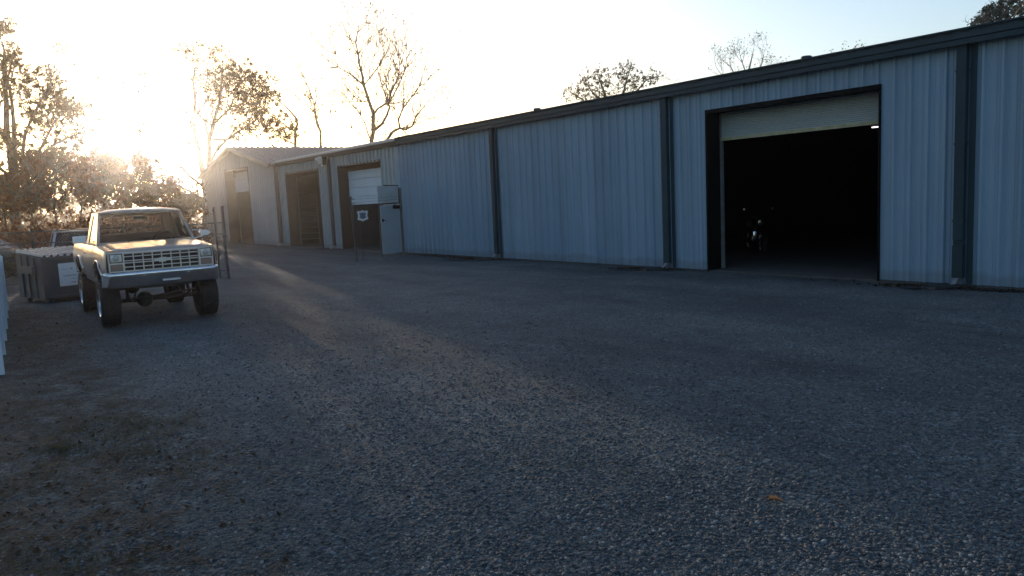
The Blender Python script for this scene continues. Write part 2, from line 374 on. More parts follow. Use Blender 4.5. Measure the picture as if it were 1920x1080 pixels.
# ------------------------------------------------------------------ buildings
WY = 15.14            # plane of the long front wall
def rib_profile(x0, x1, pitch, depth, kind):
    """points (x, y-offset towards the yard) of a ribbed sheet"""
    P = [(x0, 0.0)]; n = int((x1-x0)/pitch)
    st = math.ceil(x0/pitch)*pitch; x = st
    if kind == 'r':     # narrow trapezoid ribs on a flat sheet with two small stiffeners
        sh = [(-0.048, 0), (-0.020, depth), (0.020, depth), (0.048, 0), (0.095, 0), (0.105, depth*0.22), (0.122, depth*0.22), (0.132, 0),
              (0.19, 0), (0.20, depth*0.22), (0.217, depth*0.22), (0.227, 0)]
    else:               # wide deep corrugation
        sh = [(-0.075, 0), (-0.045, depth), (0.045, depth), (0.075, 0)]
    while x < x1:
        for dx, d in sh:
            q = x+dx
            if x0+0.002 < q < x1-0.002: P.append((q, d))
        x += pitch
    P.append((x1, 0.0)); return P
def ribbed(mb, x0, x1, z0, z1, pitch=0.318, depth=0.042, kind='r', y=WY):
    f = z1 if callable(z1) else (lambda x: z1)
    P = rib_profile(x0, x1, pitch, depth, kind); V = []; F = []
    for x, d in P:
        V.append((x, y-d, z0)); V.append((x, y-d, f(x)))
    for i in range(len(P)-1): F.append((2*i, 2*i+2, 2*i+3, 2*i+1))
    mb.add(V, F)
def plank(mb, x0, x1, z0, z1, y=WY+0.012):
    mb.b2(x0, x1, y, y+0.02, z0, z1)

# -- shed B : the long blue-white warehouse
B0, B1 = -27.95, 8.0; BE = 4.62; BD = 14.0; ZW = 4.45
bld = thing('metal_warehouse', 'long blue-white ribbed steel warehouse with dark gutter and one large half-lit black doorway', 'building', ((B0+B1)/2, WY, 0))
DX0, DX1, DZ = -12.16, -7.92, 3.86
mb = MB()
ribbed(mb, B0, DX0, 0.03, ZW); ribbed(mb, DX1, B1, 0.03, ZW); ribbed(mb, DX0, DX1, DZ, ZW)
mb.b2(B0+0.01, DX0-0.09, WY+0.01, WY+0.06, 0.03, ZW); mb.b2(DX1+0.09, B1-0.01, WY+0.01, WY+0.06, 0.03, ZW); mb.b2(DX0-0.09, DX1+0.09, WY+0.01, WY+0.06, DZ+0.09, ZW)
mb.build('wall', M_wallB, bld, world=True)
mb = MB(); mb.b2(B1-0.05, B1+0.02, WY+0.07, WY+BD, -0.05, ZW); mb.b2(B0+0.02, B0+0.08, WY+0.07, WY+BD, -0.05, ZW)
mb.b2(B0+0.09, B1-0.06, WY+BD-0.06, WY+BD, -0.05, ZW); mb.build('rear_wall', M_wallB, bld, world=True)
def lowroof(x0, x1, slope, parent, m):
    mb = MB(); ridge = WY+BD/2; zr = BE-0.03+slope*(BD/2+0.3)
    P = [(x, d) for x, d in rib_profile(x0, x1, 0.305, 0.03, 'c')]
    V = []; F = []
    for x, d in P:
        V += [(x, WY-0.29, BE-0.04+d), (x, ridge, zr+d-0.01), (x, WY+BD+0.2, BE-0.04+d)]
    for i in range(len(P)-1):
        a = 3*i; F += [(a, a+3, a+4, a+1), (a+1, a+4, a+5, a+2)]
    mb.add(V, F); mb.prism([(WY-0.2, BE-0.09), (ridge, zr-0.06), (WY+BD+0.1, BE-0.09), (WY+BD+0.1, BE-0.13), (WY-0.2, BE-0.13)], x0+0.02, x1-0.02, 'x')
    mb.build('roof', m, parent, world=True)
lowroof(B0+0.1, B1, 0.045, bld, M_trim)
# box gutter with a stepped face
mb = MB(); P = [(WY-0.035, 4.40), (WY-0.20, 4.40), (WY-0.20, 4.36), (WY-0.235, 4.36), (WY-0.235, 4.452), (WY-0.262, 4.468), (WY-0.262, 4.60), (WY-0.30, 4.612), (WY-0.30, 4.64), (WY-0.26, 4.645), (WY-0.035, 4.57)]
mb.prism(P, -27.4, B1, 'x'); mb.build('gutter', M_trim, bld, world=True)
# downspouts: flat box pipes with the shoe kicked out at the foot
def downspout(x, parent, w=0.14, m=M_trim, top=4.42, dent=False, z0=0.16, strip=True):
    mb = MB(); y0 = WY-0.038; y1 = WY-0.155
    if dent:
        mb.b2(x-w/2, x+w/2, y1, y0, 0.86, top); mb.box((x+0.004, (y0+y1)/2, 0.80), (w*1.04, 0.10, 0.12), 0.012, rot=Matrix.Rotation(R(9), 3, 'X')); mb.b2(x-w/2-0.004, x+w/2+0.004, y1-0.006, y0, z0, 0.76)
    else: mb.b2(x-w/2, x+w/2, y1, y0, z0, top)
    for zz in (1.2, 2.6, 3.9): mb.b2(x-w/2-0.012, x+w/2+0.012, y1-0.008, y0+0.004, zz, zz+0.035)
    o = mb.build('downspout', m, parent, world=True)
    mb = MB(); mb.prism([(y0, z0), (y1, z0), (y1-0.17, 0.05), (y1-0.17, 0.015), (y1-0.02, 0.015), (y0, z0-0.09)], x-w/2+0.045, x+w/2-0.045, 'x')
    s_ = mb.build('outlet_shoe', M_galv, o); s_.data.transform(Matrix.Translation(-parent.location))
    return o
for k, x in enumerate((-21.06, -13.44, -6.36)):
    downspout(x, bld, w=0.17, dent=(x > -7))
for x in (-21.06, -13.44, -6.36): mb = MB(); mb.b2(x+0.12, x+0.22, WY-0.052, WY-0.03, 0.05, 4.36); mb.build('joint_flashing', M_trim, bld, world=True)
# doorway trim, jamb reveals, roller curtain and guide rails
def doorway(parent, x0, x1, z1, m, depth=0.42, lip=0.035, z0=0.0):
    mb = MB()
    mb.b2(x0-0.09, x0-0.001, WY+0.005, WY+depth, z0, z1+0.09); mb.b2(x1+0.001, x1+0.09, WY+0.005, WY+depth, z0, z1+0.09); mb.b2(x0, x1, WY+0.005, WY+depth, z1+0.001, z1+0.09)
    mb.b2(x0-0.05, x0+0.004, WY-0.045, WY+0.004, z0, z1+0.05)
    mb.b2(x1-0.004, x1+0.03, WY-0.045, WY+0.004, z0, z1+0.05); mb.b2(x0+0.005, x1-0.005, WY-0.05, WY+0.004, z1-0.045, z1+0.05)
    return mb.build('door_frame', m, parent, world=True)
doorway(bld, DX0, DX1, DZ, M_black)
mb = MB(); V = []; F = []; n = 30; zb, zt = 3.17, DZ-0.02
for i in range(n+1):
    z = zb+0.06+(zt-zb-0.06)*i/n; d = 0.012*math.cos(i*math.pi)
    V += [(DX0+0.07, WY+0.43+d, z), (DX1-0.02, WY+0.43+d, z)]
F = [(2*i, 2*i+1, 2*i+3, 2*i+2) for i in range(n)]
mb.add(V, F); mb.tube([(DX0+0.05, WY+0.72, 4.06), (DX1-0.02, WY+0.72, 4.06)], 0.21, 16)
rd = mb.build('roller_door', M_curtain, bld, world=True)
mb = MB(); mb.b2(DX0+0.07, DX1-0.02, WY+0.40, WY+0.46, zb, zb+0.075); o = mb.build('bottom_bar', M_stain, rd); o.data.transform(Matrix.Translation(-bld.location))
for x in (DX0+0.045, DX1-0.012):
    mb = MB(); mb.b2(x-0.03, x+0.03, WY+0.425, WY+0.50, 0.03, DZ-0.02); mb.build('guide_rail', M_galv, bld, world=True)
mb = MB(); mb.b2(B0+0.1, B1-0.06, WY-0.02, WY+BD-0.07, -0.10, 0.022); mb.build('floor_slab', M_conc, bld, world=True)
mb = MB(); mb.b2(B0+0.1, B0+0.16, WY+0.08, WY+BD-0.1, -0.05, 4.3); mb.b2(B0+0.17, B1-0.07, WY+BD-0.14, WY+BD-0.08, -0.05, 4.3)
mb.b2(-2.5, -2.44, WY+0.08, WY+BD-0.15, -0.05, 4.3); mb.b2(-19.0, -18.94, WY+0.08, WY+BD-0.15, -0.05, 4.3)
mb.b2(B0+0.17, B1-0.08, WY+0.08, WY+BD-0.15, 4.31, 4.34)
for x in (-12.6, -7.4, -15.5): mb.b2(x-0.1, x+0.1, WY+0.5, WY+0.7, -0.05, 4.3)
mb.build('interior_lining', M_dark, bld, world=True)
# -- section A : older workshop bays, pale eave
A0, A1 = -41.9, -27.95
wk = thing('metal_workshop', 'older weathered steel workshop section with pale eave and two tall brown-framed door bays', 'building', ((A0+A1)/2, WY, 0))
D1 = (-40.30, -35.95, 3.90); D2 = (-33.60, -29.25, 3.86)
mb = MB(); K = dict(pitch=0.34, depth=0.06, kind='c')
for a, b, z in ((A0, D1[0], 0.03), (D1[0], D1[1], D1[2]), (D1[1], D2[0], 0.03), (D2[0], D2[1], D2[2]), (D2[1], A1-0.005, 0.03)):
    ribbed(mb, a, b, z, ZW, **K)
for a, b in ((A0+0.01, D1[0]-0.09), (D1[1]+0.09, D2[0]-0.09), (D2[1]+0.09, A1-0.01)): mb.b2(a, b, WY+0.01, WY+0.06, 0.03, ZW)
for d in (D1, D2): mb.b2(d[0]-0.089, d[1]+0.089, WY+0.01, WY+0.06, d[2]+0.09, ZW)
mb.build('wall', M_wallA, wk, world=True)
mb = MB(); mb.b2(A0+0.1, A1-0.03, WY+BD-0.06, WY+BD, -0.05, ZW); mb.b2(A0+0.02, A0+0.08, WY+0.07, WY+BD, -0.05, ZW); mb.build('rear_wall', M_wallA, wk, world=True)
lowroof(A0+0.0, A1+0.1, 0.008, wk, M_light)
mb = MB(); mb.prism([(WY-0.30, 4.50), (WY-0.34, 4.50), (WY-0.34, 4.56), (WY-0.10, 4.66), (WY-0.10, 4.62)], A0+0.62, -27.42, 'x'); mb.build('eave_trim', M_light, wk, world=True)
mb = MB(); mb.prism([(WY-0.05, 4.34), (WY-0.22, 4.38), (WY-0.30, 4.499), (WY-0.05, 4.56)], A0+0.64, -27.41, 'x'); mb.build('gutter', mat('brown_gutter', (0.075, 0.075, 0.075), 0.5, var=0.2), wk, world=True)
M_bspout = mat('brown_spout', (0.05, 0.033, 0.03), 0.55, var=0.25)
downspout(-41.55, wk, w=0.32, m=M_bspout, top=4.38); downspout(-34.42, wk, w=0.22, m=M_bspout, top=4.38)
for d in (D1, D2): doorway(wk, d[0], d[1], d[2], M_brown)
def sectional(parent, x0, x1, zb, zt, nsec, m=M_secdoor, y=WY+0.43):
    mb = MB(); h = (zt-zb)/nsec
    for i in range(nsec): mb.b2(x0, x1, y, y+0.045, zb+i*h+0.02, zb+(i+1)*h-0.02, 0.008)
    mb.b2(x0+0.01, x1-0.01, y+0.035, y+0.043, zb, zt)
    o = mb.build('sectional_door', m, parent, world=True)
    for i in range(nsec):
        pass
    return o
sectional(wk, D2[0]+0.08, D2[1]-0.02, 2.02, 3.62, 4)
mb = MB(); mb.b2(D1[0]+0.35, D1[1]-0.05, WY+0.5, WY+0.56, 3.56, 3.70); mb.build('raised_door_edge', mat('dusty_edge', (0.12, 0.10, 0.07), 0.7), wk, world=True)
for d in (D1, D2):
    for x in (d[0]+0.16, d[1]-0.03):
        mb = MB(); mb.b2(x-0.028, x+0.028, WY+0.47, WY+0.52, 0.03, d[2]-0.2); mb.build('guide_rail', M_galv, wk, world=True)
mb = MB(); mb.b2(A0+0.1, A1-0.05, WY-0.15, WY+BD-0.07, -0.10, 0.024); mb.build('floor_slab', M_conc, wk, world=True)
mb = MB(); mb.b2(A0+0.1, A0+0.16, WY+0.08, WY+BD-0.15, -0.05, 4.2); mb.b2(A1-0.12, A1-0.06, WY+0.08, WY+BD-0.15, -0.05, 4.2)
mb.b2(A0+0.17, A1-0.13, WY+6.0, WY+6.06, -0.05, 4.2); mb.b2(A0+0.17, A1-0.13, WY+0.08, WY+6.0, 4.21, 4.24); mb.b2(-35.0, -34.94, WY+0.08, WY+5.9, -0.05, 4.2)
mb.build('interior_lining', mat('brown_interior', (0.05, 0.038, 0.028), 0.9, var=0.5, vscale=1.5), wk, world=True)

# -- gabled shed at the far end
G0, G1, GR = -56.3, -41.93, -49.05; GE, GZ = 4.45, 5.92; GD = 24.0
gb = thing('gabled_shed', 'pale gabled steel shed at the far end with ribbed roof and tall white sectional door', 'building', (GR, WY, 0))
def gt(x): return GZ-(abs(x-GR)/(G1-GR))*(GZ-GE) if x > GR else GZ-(abs(x-GR)/(GR-G0))*(GZ-GE)
GD0, GD1, GDZ = -51.0, -46.5, 4.62
mb = MB(); K = dict(pitch=0.34, depth=0.055, kind='c')
ribbed(mb, G0, GD0, 0.03, gt, **K); ribbed(mb, GD1, G1, 0.03, gt, **K)
ribbed(mb, GD0, GR, GDZ, gt, **K); ribbed(mb, GR, GD1, GDZ, gt, **K)
mb.prism([(G0+.01, 0.03), (GD0-0.09, 0.03), (GD0-0.09, GDZ+0.09), (GD1+0.09, GDZ+0.09), (GD1+0.09, 0.03), (G1-.01, 0.03), (G1-.01, GE-.02), (GR, GZ-.02), (G0+.01, GE-.02)], WY+0.01, WY+0.06, 'y')
mb.build('wall', M_wallG, gb, world=True)
mb = MB(); mb.b2(G0, G0+0.05, WY+0.07, WY+GD, 0.03, GE-0.05); mb.b2(G1-0.05, G1-0.001, WY+0.07, WY+GD, 0.03, GE-0.05)
mb.prism([(G0+.06, 0.03), (G1-.06, 0.03), (G1-.06, GE-.05), (GR, GZ-.05), (G0+.06, GE-.05)], WY+GD-0.1, WY+GD-0.04, 'y'); mb.build('side_wall', M_wallG, gb, world=True)
mb = MB()
for sgn, xe in ((1, G1+0.05), (-1, G0-0.25)):
    zs = GZ+0.06; sl = (GZ-GE)/(abs((G1 if sgn > 0 else G0)-GR)); ze = zs-sl*abs(xe-GR)
    P = rib_profile(WY-0.35, WY+GD+0.3, 0.38, 0.085, 'c'); V = []; F = []
    for y, d in P: V += [(GR, y, zs+d), (xe, y, ze+d)]
    for i in range(len(P)-1): F.append((2*i, 2*i+1, 2*i+3, 2*i+2))
    mb.add(V, F)
    mb.prism([(GR, zs-0.02), (xe, ze-0.02), (xe, ze-0.09), (GR, zs-0.09)], WY-0.30, WY+GD+0.2, 'y')
mb.build('roof', mat('ribbed_roof_sheet', (0.19, 0.17, 0.175), 0.5, 0.0, var=0.2, vscale=1.5), gb, world=True)
mb = MB()
for xe, xs_ in ((G1+0.05, 1), (G0-0.27, -1)):
    sl = (GZ-GE)/(abs((G1 if xs_ > 0 else G0)-GR)); zs = GZ+0.11; ze = zs-sl*abs(xe-GR)
    mb.prism([(GR, zs), (xe, ze), (xe, ze-0.21), (GR, zs-0.21)], WY-0.385, WY-0.352, 'y')
mb.build('verge_trim', mat('verge_paint', (0.17, 0.155, 0.15), 0.5, var=0.2), gb, world=True)
doorway(gb, GD0, GD1, GDZ, M_brown, depth=0.5)
sectional(gb, GD0+0.12, GD1-0.02, 3.24, 4.50, 4, y=WY+0.52)
for x in (GD0+0.16, GD1-0.03):
    mb = MB(); mb.b2(x-0.03, x+0.03, WY+0.58, WY+0.63, 0.03, GDZ-0.2); mb.build('guide_rail', M_galv, gb, world=True)
mb = MB(); mb.b2(G0+0.1, G1-0.1, WY-0.2, WY+GD-0.2, -0.1, 0.024); mb.build('floor_slab', M_conc, gb, world=True)
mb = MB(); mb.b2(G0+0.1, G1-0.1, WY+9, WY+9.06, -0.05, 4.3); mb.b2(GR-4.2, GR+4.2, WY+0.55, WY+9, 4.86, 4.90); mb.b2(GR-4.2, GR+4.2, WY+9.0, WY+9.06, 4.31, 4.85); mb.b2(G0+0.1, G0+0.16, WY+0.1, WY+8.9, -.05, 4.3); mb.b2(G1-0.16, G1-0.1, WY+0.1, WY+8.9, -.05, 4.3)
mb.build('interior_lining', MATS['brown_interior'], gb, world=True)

# roof ventilators
for px, py, s_ in ((1007, 204, 1.0), (1512, 106, 0.9)):
    p = at_depth(px, py, 1.0)-Vector((0, 0, CH)); t = (WY+0.25)/p.y; q = Vector((0, 0, CH))+p*t
    v = thing('roof_vent', 'small capped vent pipe on the roof edge '+('beside the middle of the long warehouse' if px < 1200 else 'above the large black doorway'), 'vent', (q.x, q.y, 4.60), group='vents on the warehouse roof')
    mb = MB(); mb.tube([(0, 0, 0), (0, 0, 0.13*s_)], 0.07, 12); mb.build('pipe', M_galv, v, smooth=True, autos=40)
    mb = MB(); mb.lathe([(0.001, 0.20*s_), (0.10, 0.19*s_), (0.12, 0.165*s_), (0.115, 0.13*s_), (0.001, 0.13*s_)], (0, 0, 0), 'z', 14); mb.build('cap', M_trim, v, smooth=True, autos=40)
# ------------------------------------------------------------------ pickup truck
LIFT = 0.37
def yside(z):      # half width of the body at height z above the unlifted ground
    P = [(0.38, 0.945), (0.60, 0.975), (0.74, 1.0), (0.78, 0.992), (0.90, 0.985), (1.00, 0.965), (1.10, 0.925), (1.16, 0.90)]
    for (a, b), (c, d) in zip(P, P[1:]):
        if z <= c: return b+(d-b)*max(0, (z-a))/(c-a)
    return P[-1][1]
def arch_z(x, cx, zc, r, zlow):
    d = abs(x-cx)
    if d >= r: return zlow
    return max(zlow, zc + (max(0, 1-(d/r)**2.6))**(1/2.6)*(r*0.92))
def body_side(mb, xs_, lowf, topf, sgn, nrow=12, inset=0.0):
    def fn(i, j):
        k = min(len(xs_)-1, int(round(i*(len(xs_)-1)))); x = xs_[k]; a, b = lowf(x), topf(x)
        z = a+(b-a)*j; y = (yside(z)-inset)
        nose = max(0, 1-((-x)/0.12)) if x > -0.12 else 0
        y -= 0.035*nose**2+0.035*max(0, 1+x/0.8)
        return (x, sgn*y, z+LIFT)
    mb.grid(len(xs_), nrow, fn)
def lin(a, b, n): return [a+(b-a)*i/(n-1) for i in range(n)]
def bowtie(mb, c, s, th=0.012):
    """flat cross-like emblem facing +x"""
    h = 0.14*s
    P = [(-0.5*s, -0.5*h), (-0.19*s, -0.5*h), (-0.22*s, -h), (0.16*s, -h), (0.19*s, -0.5*h), (0.44*s, -0.5*h), (0.5*s, 0.5*h), (0.19*s, 0.5*h), (0.22*s, h), (-0.16*s, h), (-0.19*s, 0.5*h), (-0.44*s, 0.5*h)]
    mb.prism([(c[1]+p[0], c[2]+p[1]) for p in P], c[0], c[0]+th, 'x')
def tyre(parent, c, r, wd, out, name='wheel'):
    """tyre with tread blocks, and a rim as its part; out = +1/-1 outer side along y"""
    mb = MB(); h = wd/2
    prof = [(r*0.56, -h*0.80), (r*0.62, -h*0.93), (r*0.80, -h), (r*0.93, -h*0.93), (r*0.965, -h*0.80), (r*0.965, h*0.80), (r*0.93, h*0.93), (r*0.80, h), (r*0.62, h*0.93), (r*0.56, h*0.80)]
    mb.lathe(prof, c, 'y', 44)
    for k in range(30):
        a = 2*math.pi*k/30
        for off, ww, da in ((-0.62, 0.50, 0.0), (-0.12, 0.24, 0.10), (0.20, 0.24, 0.0), (0.66, 0.50, 0.10)):
            aa = a+da; M = Matrix.Rotation(-aa, 3, 'Y')
            mb.box((c[0]+math.cos(aa)*r*0.975, c[1]+off*h*0.95, c[2]+math.sin(aa)*r*0.975), (r*0.055, ww*h*0.9, r*0.13), 0.0, rot=M)
    w_ = mb.build(name, M_tire, parent, smooth=False)
    mb = MB(); o = out*h
    pr = [(r*0.57, -h*0.8*out), (r*0.55, o*0.80), (r*0.60, o*0.92), (r*0.575, o*0.94), (r*0.52, o*0.80), (r*0.50, o*0.25), (r*0.30, o*0.30), (r*0.22, o*0.45), (r*0.12, o*0.50), (r*0.10, o*0.62), (0.004, o*0.63)]
    mb.lathe(pr, c, 'y', 32)
    for k in range(8):
        a = 2*math.pi*k/8; mb.box((c[0]+math.cos(a)*r*0.38, c[1]+o*0.36, c[2]+math.sin(a)*r*0.38), (r*0.13, h*0.16, r*0.10), 0.006, rot=Matrix.Rotation(-a, 3, 'Y'))
    mb.build('rim', M_rim, w_, smooth=True, autos=35)
    return w_

def build_truck(loc, rz):
    t = thing('pickup_truck', 'lifted older tan pickup truck with chrome bumper and knobbly tyres parked facing the yard', 'pickup truck', loc, rz)
    XF, XR = -0.76, -3.74      # axles
    zc = 0.40
    # --- front clip + cab lower body
    topc = lambda x: 1.03+0.075*min(1, (-x)/1.3)
    low = lambda x: arch_z(x, XF, zc, 0.49, 0.44 if x > -1.25 else 0.40)
    xs_ = [0, -0.01, -0.03, -0.06, -0.1, -0.16, -0.22, -0.26]+lin(-0.275, -1.245, 40)+lin(-1.26, -2.98, 22)
    mb = MB()
    for s_ in (1, -1):
        body_side(mb, xs_, low, topc, s_)
        mb.grid(24, 6, lambda i, j, s_=s_: (-0.0-1.36*i, s_*(0.77+(yside(topc(-1.36*i))-0.035*max(0, 1-1.36*i/0.12)**2-0.035*max(0, 1-1.7*i)-0.77)*j), topc(-1.36*i)+LIFT+0.012*math.sin(math.pi*(1-j)*0.5)-0.012*0))   # fender tops
    mb.b2(-2.98, -1.30, -0.93, 0.93, 0.42+LIFT, 0.50+LIFT)                                     # floor
    mb.b2(-1.42, -1.34, -0.90, 0.90, 0.5+LIFT, 1.06+LIFT)                                      # firewall
    mb.b2(-2.985, -2.95, -0.93, 0.93, 0.42+LIFT, 1.10+LIFT)                                    # cab back
    # nose header above grille
    mb.grid(14, 5, lambda i, j: (-0.02+0.05*math.sin(j*math.pi*0.5)-0.035*(abs(i-0.5)*2)**6, (i-0.5)*1.78, LIFT+1.045-0.075*j-0.012*(abs(i-0.5)*2)**6))
    # cowl
    mb.grid(10, 4, lambda i, j: (-1.16-0.16*j, (i-0.5)*1.66, LIFT+1.110+0.02*j-0.01*(abs(i-0.5)*2)**2))
    mb.build('body', M_paint, t, smooth=True, autos=38)
    # --- hood
    mb = MB()
    def hood(i, j):
        x = -0.005-1.20*i; y = (j-0.5)*1.57; u = abs(j-0.5)*2
        z = 1.045+0.075*i**0.9+0.022*(1-u**2)
        z += 0.018*max(0, 1-(abs(y)/0.10))*(0.4+0.6*i)            # centre crease
        if u > 0.80: z += 0.012*math.sin((u-0.80)/0.20*math.pi)
        z -= 0.05*max(0, 1-i/0.035)**2
        return (x, y, z+LIFT)
    mb.grid(26, 33, hood); mb.build('hood', M_paint, t, smooth=True, autos=50)
    # --- doors: shut line, handle, moulding
    for s_ in (1, -1):
        mb = MB()
        body_side(mb, lin(-1.46, -2.62, 10), lambda x: 0.50, lambda x: topc(x)-0.004, s_, 10, inset=-0.006)
        d = mb.build('door', M_paint, t, smooth=True, autos=38)
        mb = MB(); mb.box((-2.50, s_*(yside(0.95)+0.025), 0.95+LIFT), (0.13, 0.03, 0.035), 0.008); mb.build('handle', M_chrome, d)
        mb = MB(); mb.box((-1.50, -1.15, 1.235+LIFT), (0.07, 0.22, 0.14), 0.02) if s_ < 0 else mb.prism([(s_*(1.05+a), 1.235+LIFT+b) for a, b in ((0, -0.06), (0, 0.06), (0.13, 0.055), (0.19, 0.0), (0.13, -0.05))], -1.53, -1.47, 'x'); mb.tube([(-1.60, s_*0.93, 1.12+LIFT), (-1.585, s_*1.02, 1.15+LIFT), (-1.57, s_*1.10, 1.17+LIFT)], 0.012, 6); mb.tube([(-1.60, s_*0.90, 1.30+LIFT), (-1.57, s_*1.08, 1.29+LIFT)], 0.009, 6)
        mr = mb.build('mirror', M_white, d, smooth=True, autos=40)  # white paint stands for the bright reflection on the chrome mirrors
        mb = MB(); mb.b2(-1.604, -1.598, s_*1.065, s_*1.245, 1.17+LIFT, 1.30+LIFT); mb.build('mirror_glass', M_chrome, mr) if False else None
    # --- greenhouse
    def P3(x, y, z): return Vector((x, y, z+LIFT))
    zb, zt = 1.125, 1.735
    wsO = [P3(-1.30, -0.885, zb), P3(-1.30, 0.885, zb), P3(-1.84, 0.755, zt), P3(-1.84, -0.755, zt)]
    wsI = [P3(-1.33, -0.83, zb+.03), P3(-1.33, 0.83, zb+.03), P3(-1.81, 0.72, zt-.03), P3(-1.81, -0.72, zt-.03)]
    mb = MB(); mb.frame(wsO, wsI, (-0.03, 0, -0.025))
    for s_ in (1, -1):
        so = [P3(-1.31, s_*0.895, zb-.02), P3(-1.87, s_*0.745, zt), P3(-2.86, s_*0.745, zt), P3(-2.96, s_*0.895, zb-.02)]
        si = [P3(-1.50, s_*0.86, zb+.02), P3(-1.96, s_*0.735, zt-.06), P3(-2.60, s_*0.735, zt-.06), P3(-2.63, s_*0.86, zb+.02)]
        si = [P3(p.x, s_*(0.893-(p.z-LIFT-zb)*(0.15/(zt-zb))), p.z-LIFT) for p in si]
        mb.frame(so, si, (0, -s_*0.035, 0))
    reO = [P3(-2.955, -0.86, zb-.03), P3(-2.955, 0.86, zb-.03), P3(-2.88, 0.71, zt), P3(-2.88, -0.71, zt)]
    reI = [P3(-2.945, -0.66, zb+.08), P3(-2.945, 0.66, zb+.08), P3(-2.90, 0.60, zt-.10), P3(-2.90, -0.60, zt-.10)]
    mb.frame(reO, reI, (0.03, 0, 0))
    cabf = mb.build('cab_frame', M_paint, t)
    mb = MB()
    def roof(i, j):
        x = -1.81-1.09*i; u = (j-0.5)*2; y = u*(0.757)
        z = zt+0.045*(1-abs(u)**5)*(min(1, i/0.10, (1-i)/0.10))**0.5+0.018*(1-u*u)*math.sin(i*math.pi)
        return (x, y, z+LIFT)
    mb.grid(24, 24, roof); mb.b2(-2.86, -1.90, -0.70, 0.70, zt-0.02+LIFT, zt-0.005+LIFT)
    mb.build('roof', M_paint, t, smooth=True, autos=60)
    mb = MB(); mb.add([p+Vector((-0.015, 0, -0.012)) for p in wsI], [(0, 1, 2, 3)]); mb.build('windshield', M_glass, t)
    mb = MB(); mb.add([p+Vector((0.015, 0, 0)) for p in reI], [(0, 1, 2, 3)]); mb.build('rear_window', M_glass, t)
    for s_ in (1, -1):
        si = [(-1.51, zb+.022), (-1.962, zt-.062), (-2.60, zt-.062), (-2.63, zb+.022)]
        mb = MB(); mb.add([(x, s_*(0.878-(z-zb)*(0.15/(zt-zb))), z+LIFT) for x, z in si], [(0, 1, 2, 3)]); mb.build('side_window', M_dglass, t)
    for y0 in (-0.35, 0.30):
        mb = MB(); mb.tube([P3(-1.27, y0, 1.135), P3(-1.33, y0+0.03, 1.175), P3(-1.345, y0+0.42, 1.19)], 0.008, 6); mb.build('wiper', M_black, t)
    mb = MB(); mb.b2(-1.72, -1.38, -0.80, 0.80, 0.9+LIFT, 1.12+LIFT, 0.03); mb.build('dashboard', M_seat, t)
    mb = MB(); mb.b2(-2.75, -2.25, -0.72, 0.72, 0.62+LIFT, 0.84+LIFT, 0.06); mb.box((-2.76, 0, 1.04+LIFT), (0.16, 1.44, 0.50), 0.05, rot=Matrix.Rotation(R(-8), 3, 'Y')); mb.build('bench_seat', M_seat, t, smooth=True, autos=40)
    mb = MB(); n = 24; M = Matrix.Rotation(R(-62), 3, 'Y')
    mb.tube([P3(-1.90, 0.40, 1.12)+M @ Vector((0.20*math.cos(a), 0.20*math.sin(a), 0)) for a in lin(0, 2*math.pi, n)], 0.013, 6, cap=False)
    mb.tube([P3(-1.60, 0.40, 1.0), P3(-1.90, 0.40, 1.12)], 0.03, 8); mb.tube([P3(-1.90, 0.22, 1.12), P3(-1.90, 0.58, 1.12)], 0.014, 6); mb.build('steering_wheel', M_black, t, smooth=True, autos=40)
    mb = MB(); mb.box(P3(-1.86, 0, 1.60), (0.03, 0.25, 0.06), 0.012); mb.build('rear_view_mirror', M_black, t)
    # --- bed
    topb = lambda x: 1.125
    lowb = lambda x: arch_z(x, XR, zc, 0.49, 0.47)
    xb = lin(-3.03, -3.245, 5)+lin(-3.255, -4.225, 40)+lin(-4.24, -4.88, 8)
    mb = MB()
    for s_ in (1, -1):
        body_side(mb, xb, lowb, topb, s_)
        mb.b2(-4.88, -3.03, s_*0.915, s_*0.83, 1.10+LIFT, 1.13+LIFT, 0.008); mb.b2(-4.86, -3.05, s_*0.845, s_*0.83, 0.66+LIFT, 1.10+LIFT)
    mb.b2(-3.06, -3.03, -0.90, 0.90, 0.55+LIFT, 1.10+LIFT); mb.b2(-4.88, -4.84, -0.92, 0.92, 0.55+LIFT, 1.12+LIFT, 0.008); mb.b2(-4.84, -3.06, -0.83, 0.83, 0.62+LIFT, 0.655+LIFT)
    mb.build('bed', M_paint, t, smooth=True, autos=38)
    # --- wheel wells
    for cx in (XF, XR):
        for s_ in (1, -1):
            mb = MB(); mb.lathe([(0.50, s_*0.93), (0.50, s_*0.45)], (cx, 0, zc+LIFT+0.0), 'y', 28)
            mb.lathe([(0.50, s_*0.45), (0.01, s_*0.45)], (cx, 0, zc+LIFT+0.0), 'y', 28)
            bm = bmesh.new(); me = bpy.data.meshes.new('x'); me.from_pydata(mb.V, [], mb.F); bm.from_mesh(me)
            bmesh.ops.bisect_plane(bm, geom=list(bm.verts)+list(bm.edges)+list(bm.faces), plane_co=(0, 0, 0.42+LIFT), plane_no=(0, 0, -1), clear_outer=True)
            mb.V = [tuple(v.co) for v in bm.verts]; bm.verts.index_update(); mb.F = [tuple(v.index for v in f.verts) for f in bm.faces]; bm.free()
            mb.build('wheel_well', M_under, t)
    # arch lips catching light
    for cx in (XF, XR):
        for s_ in (1, -1):
            mb = MB(); pts = []
            for x in lin(cx-0.485, cx+0.485, 28):
                z = arch_z(x, cx, zc, 0.49, 0.44); pts.append((x, s_*(yside(z)+0.004), z+LIFT))
            mb.tube(pts, 0.014, 6); mb.build('wheel_arch_lip', M_chrome, t, smooth=True)
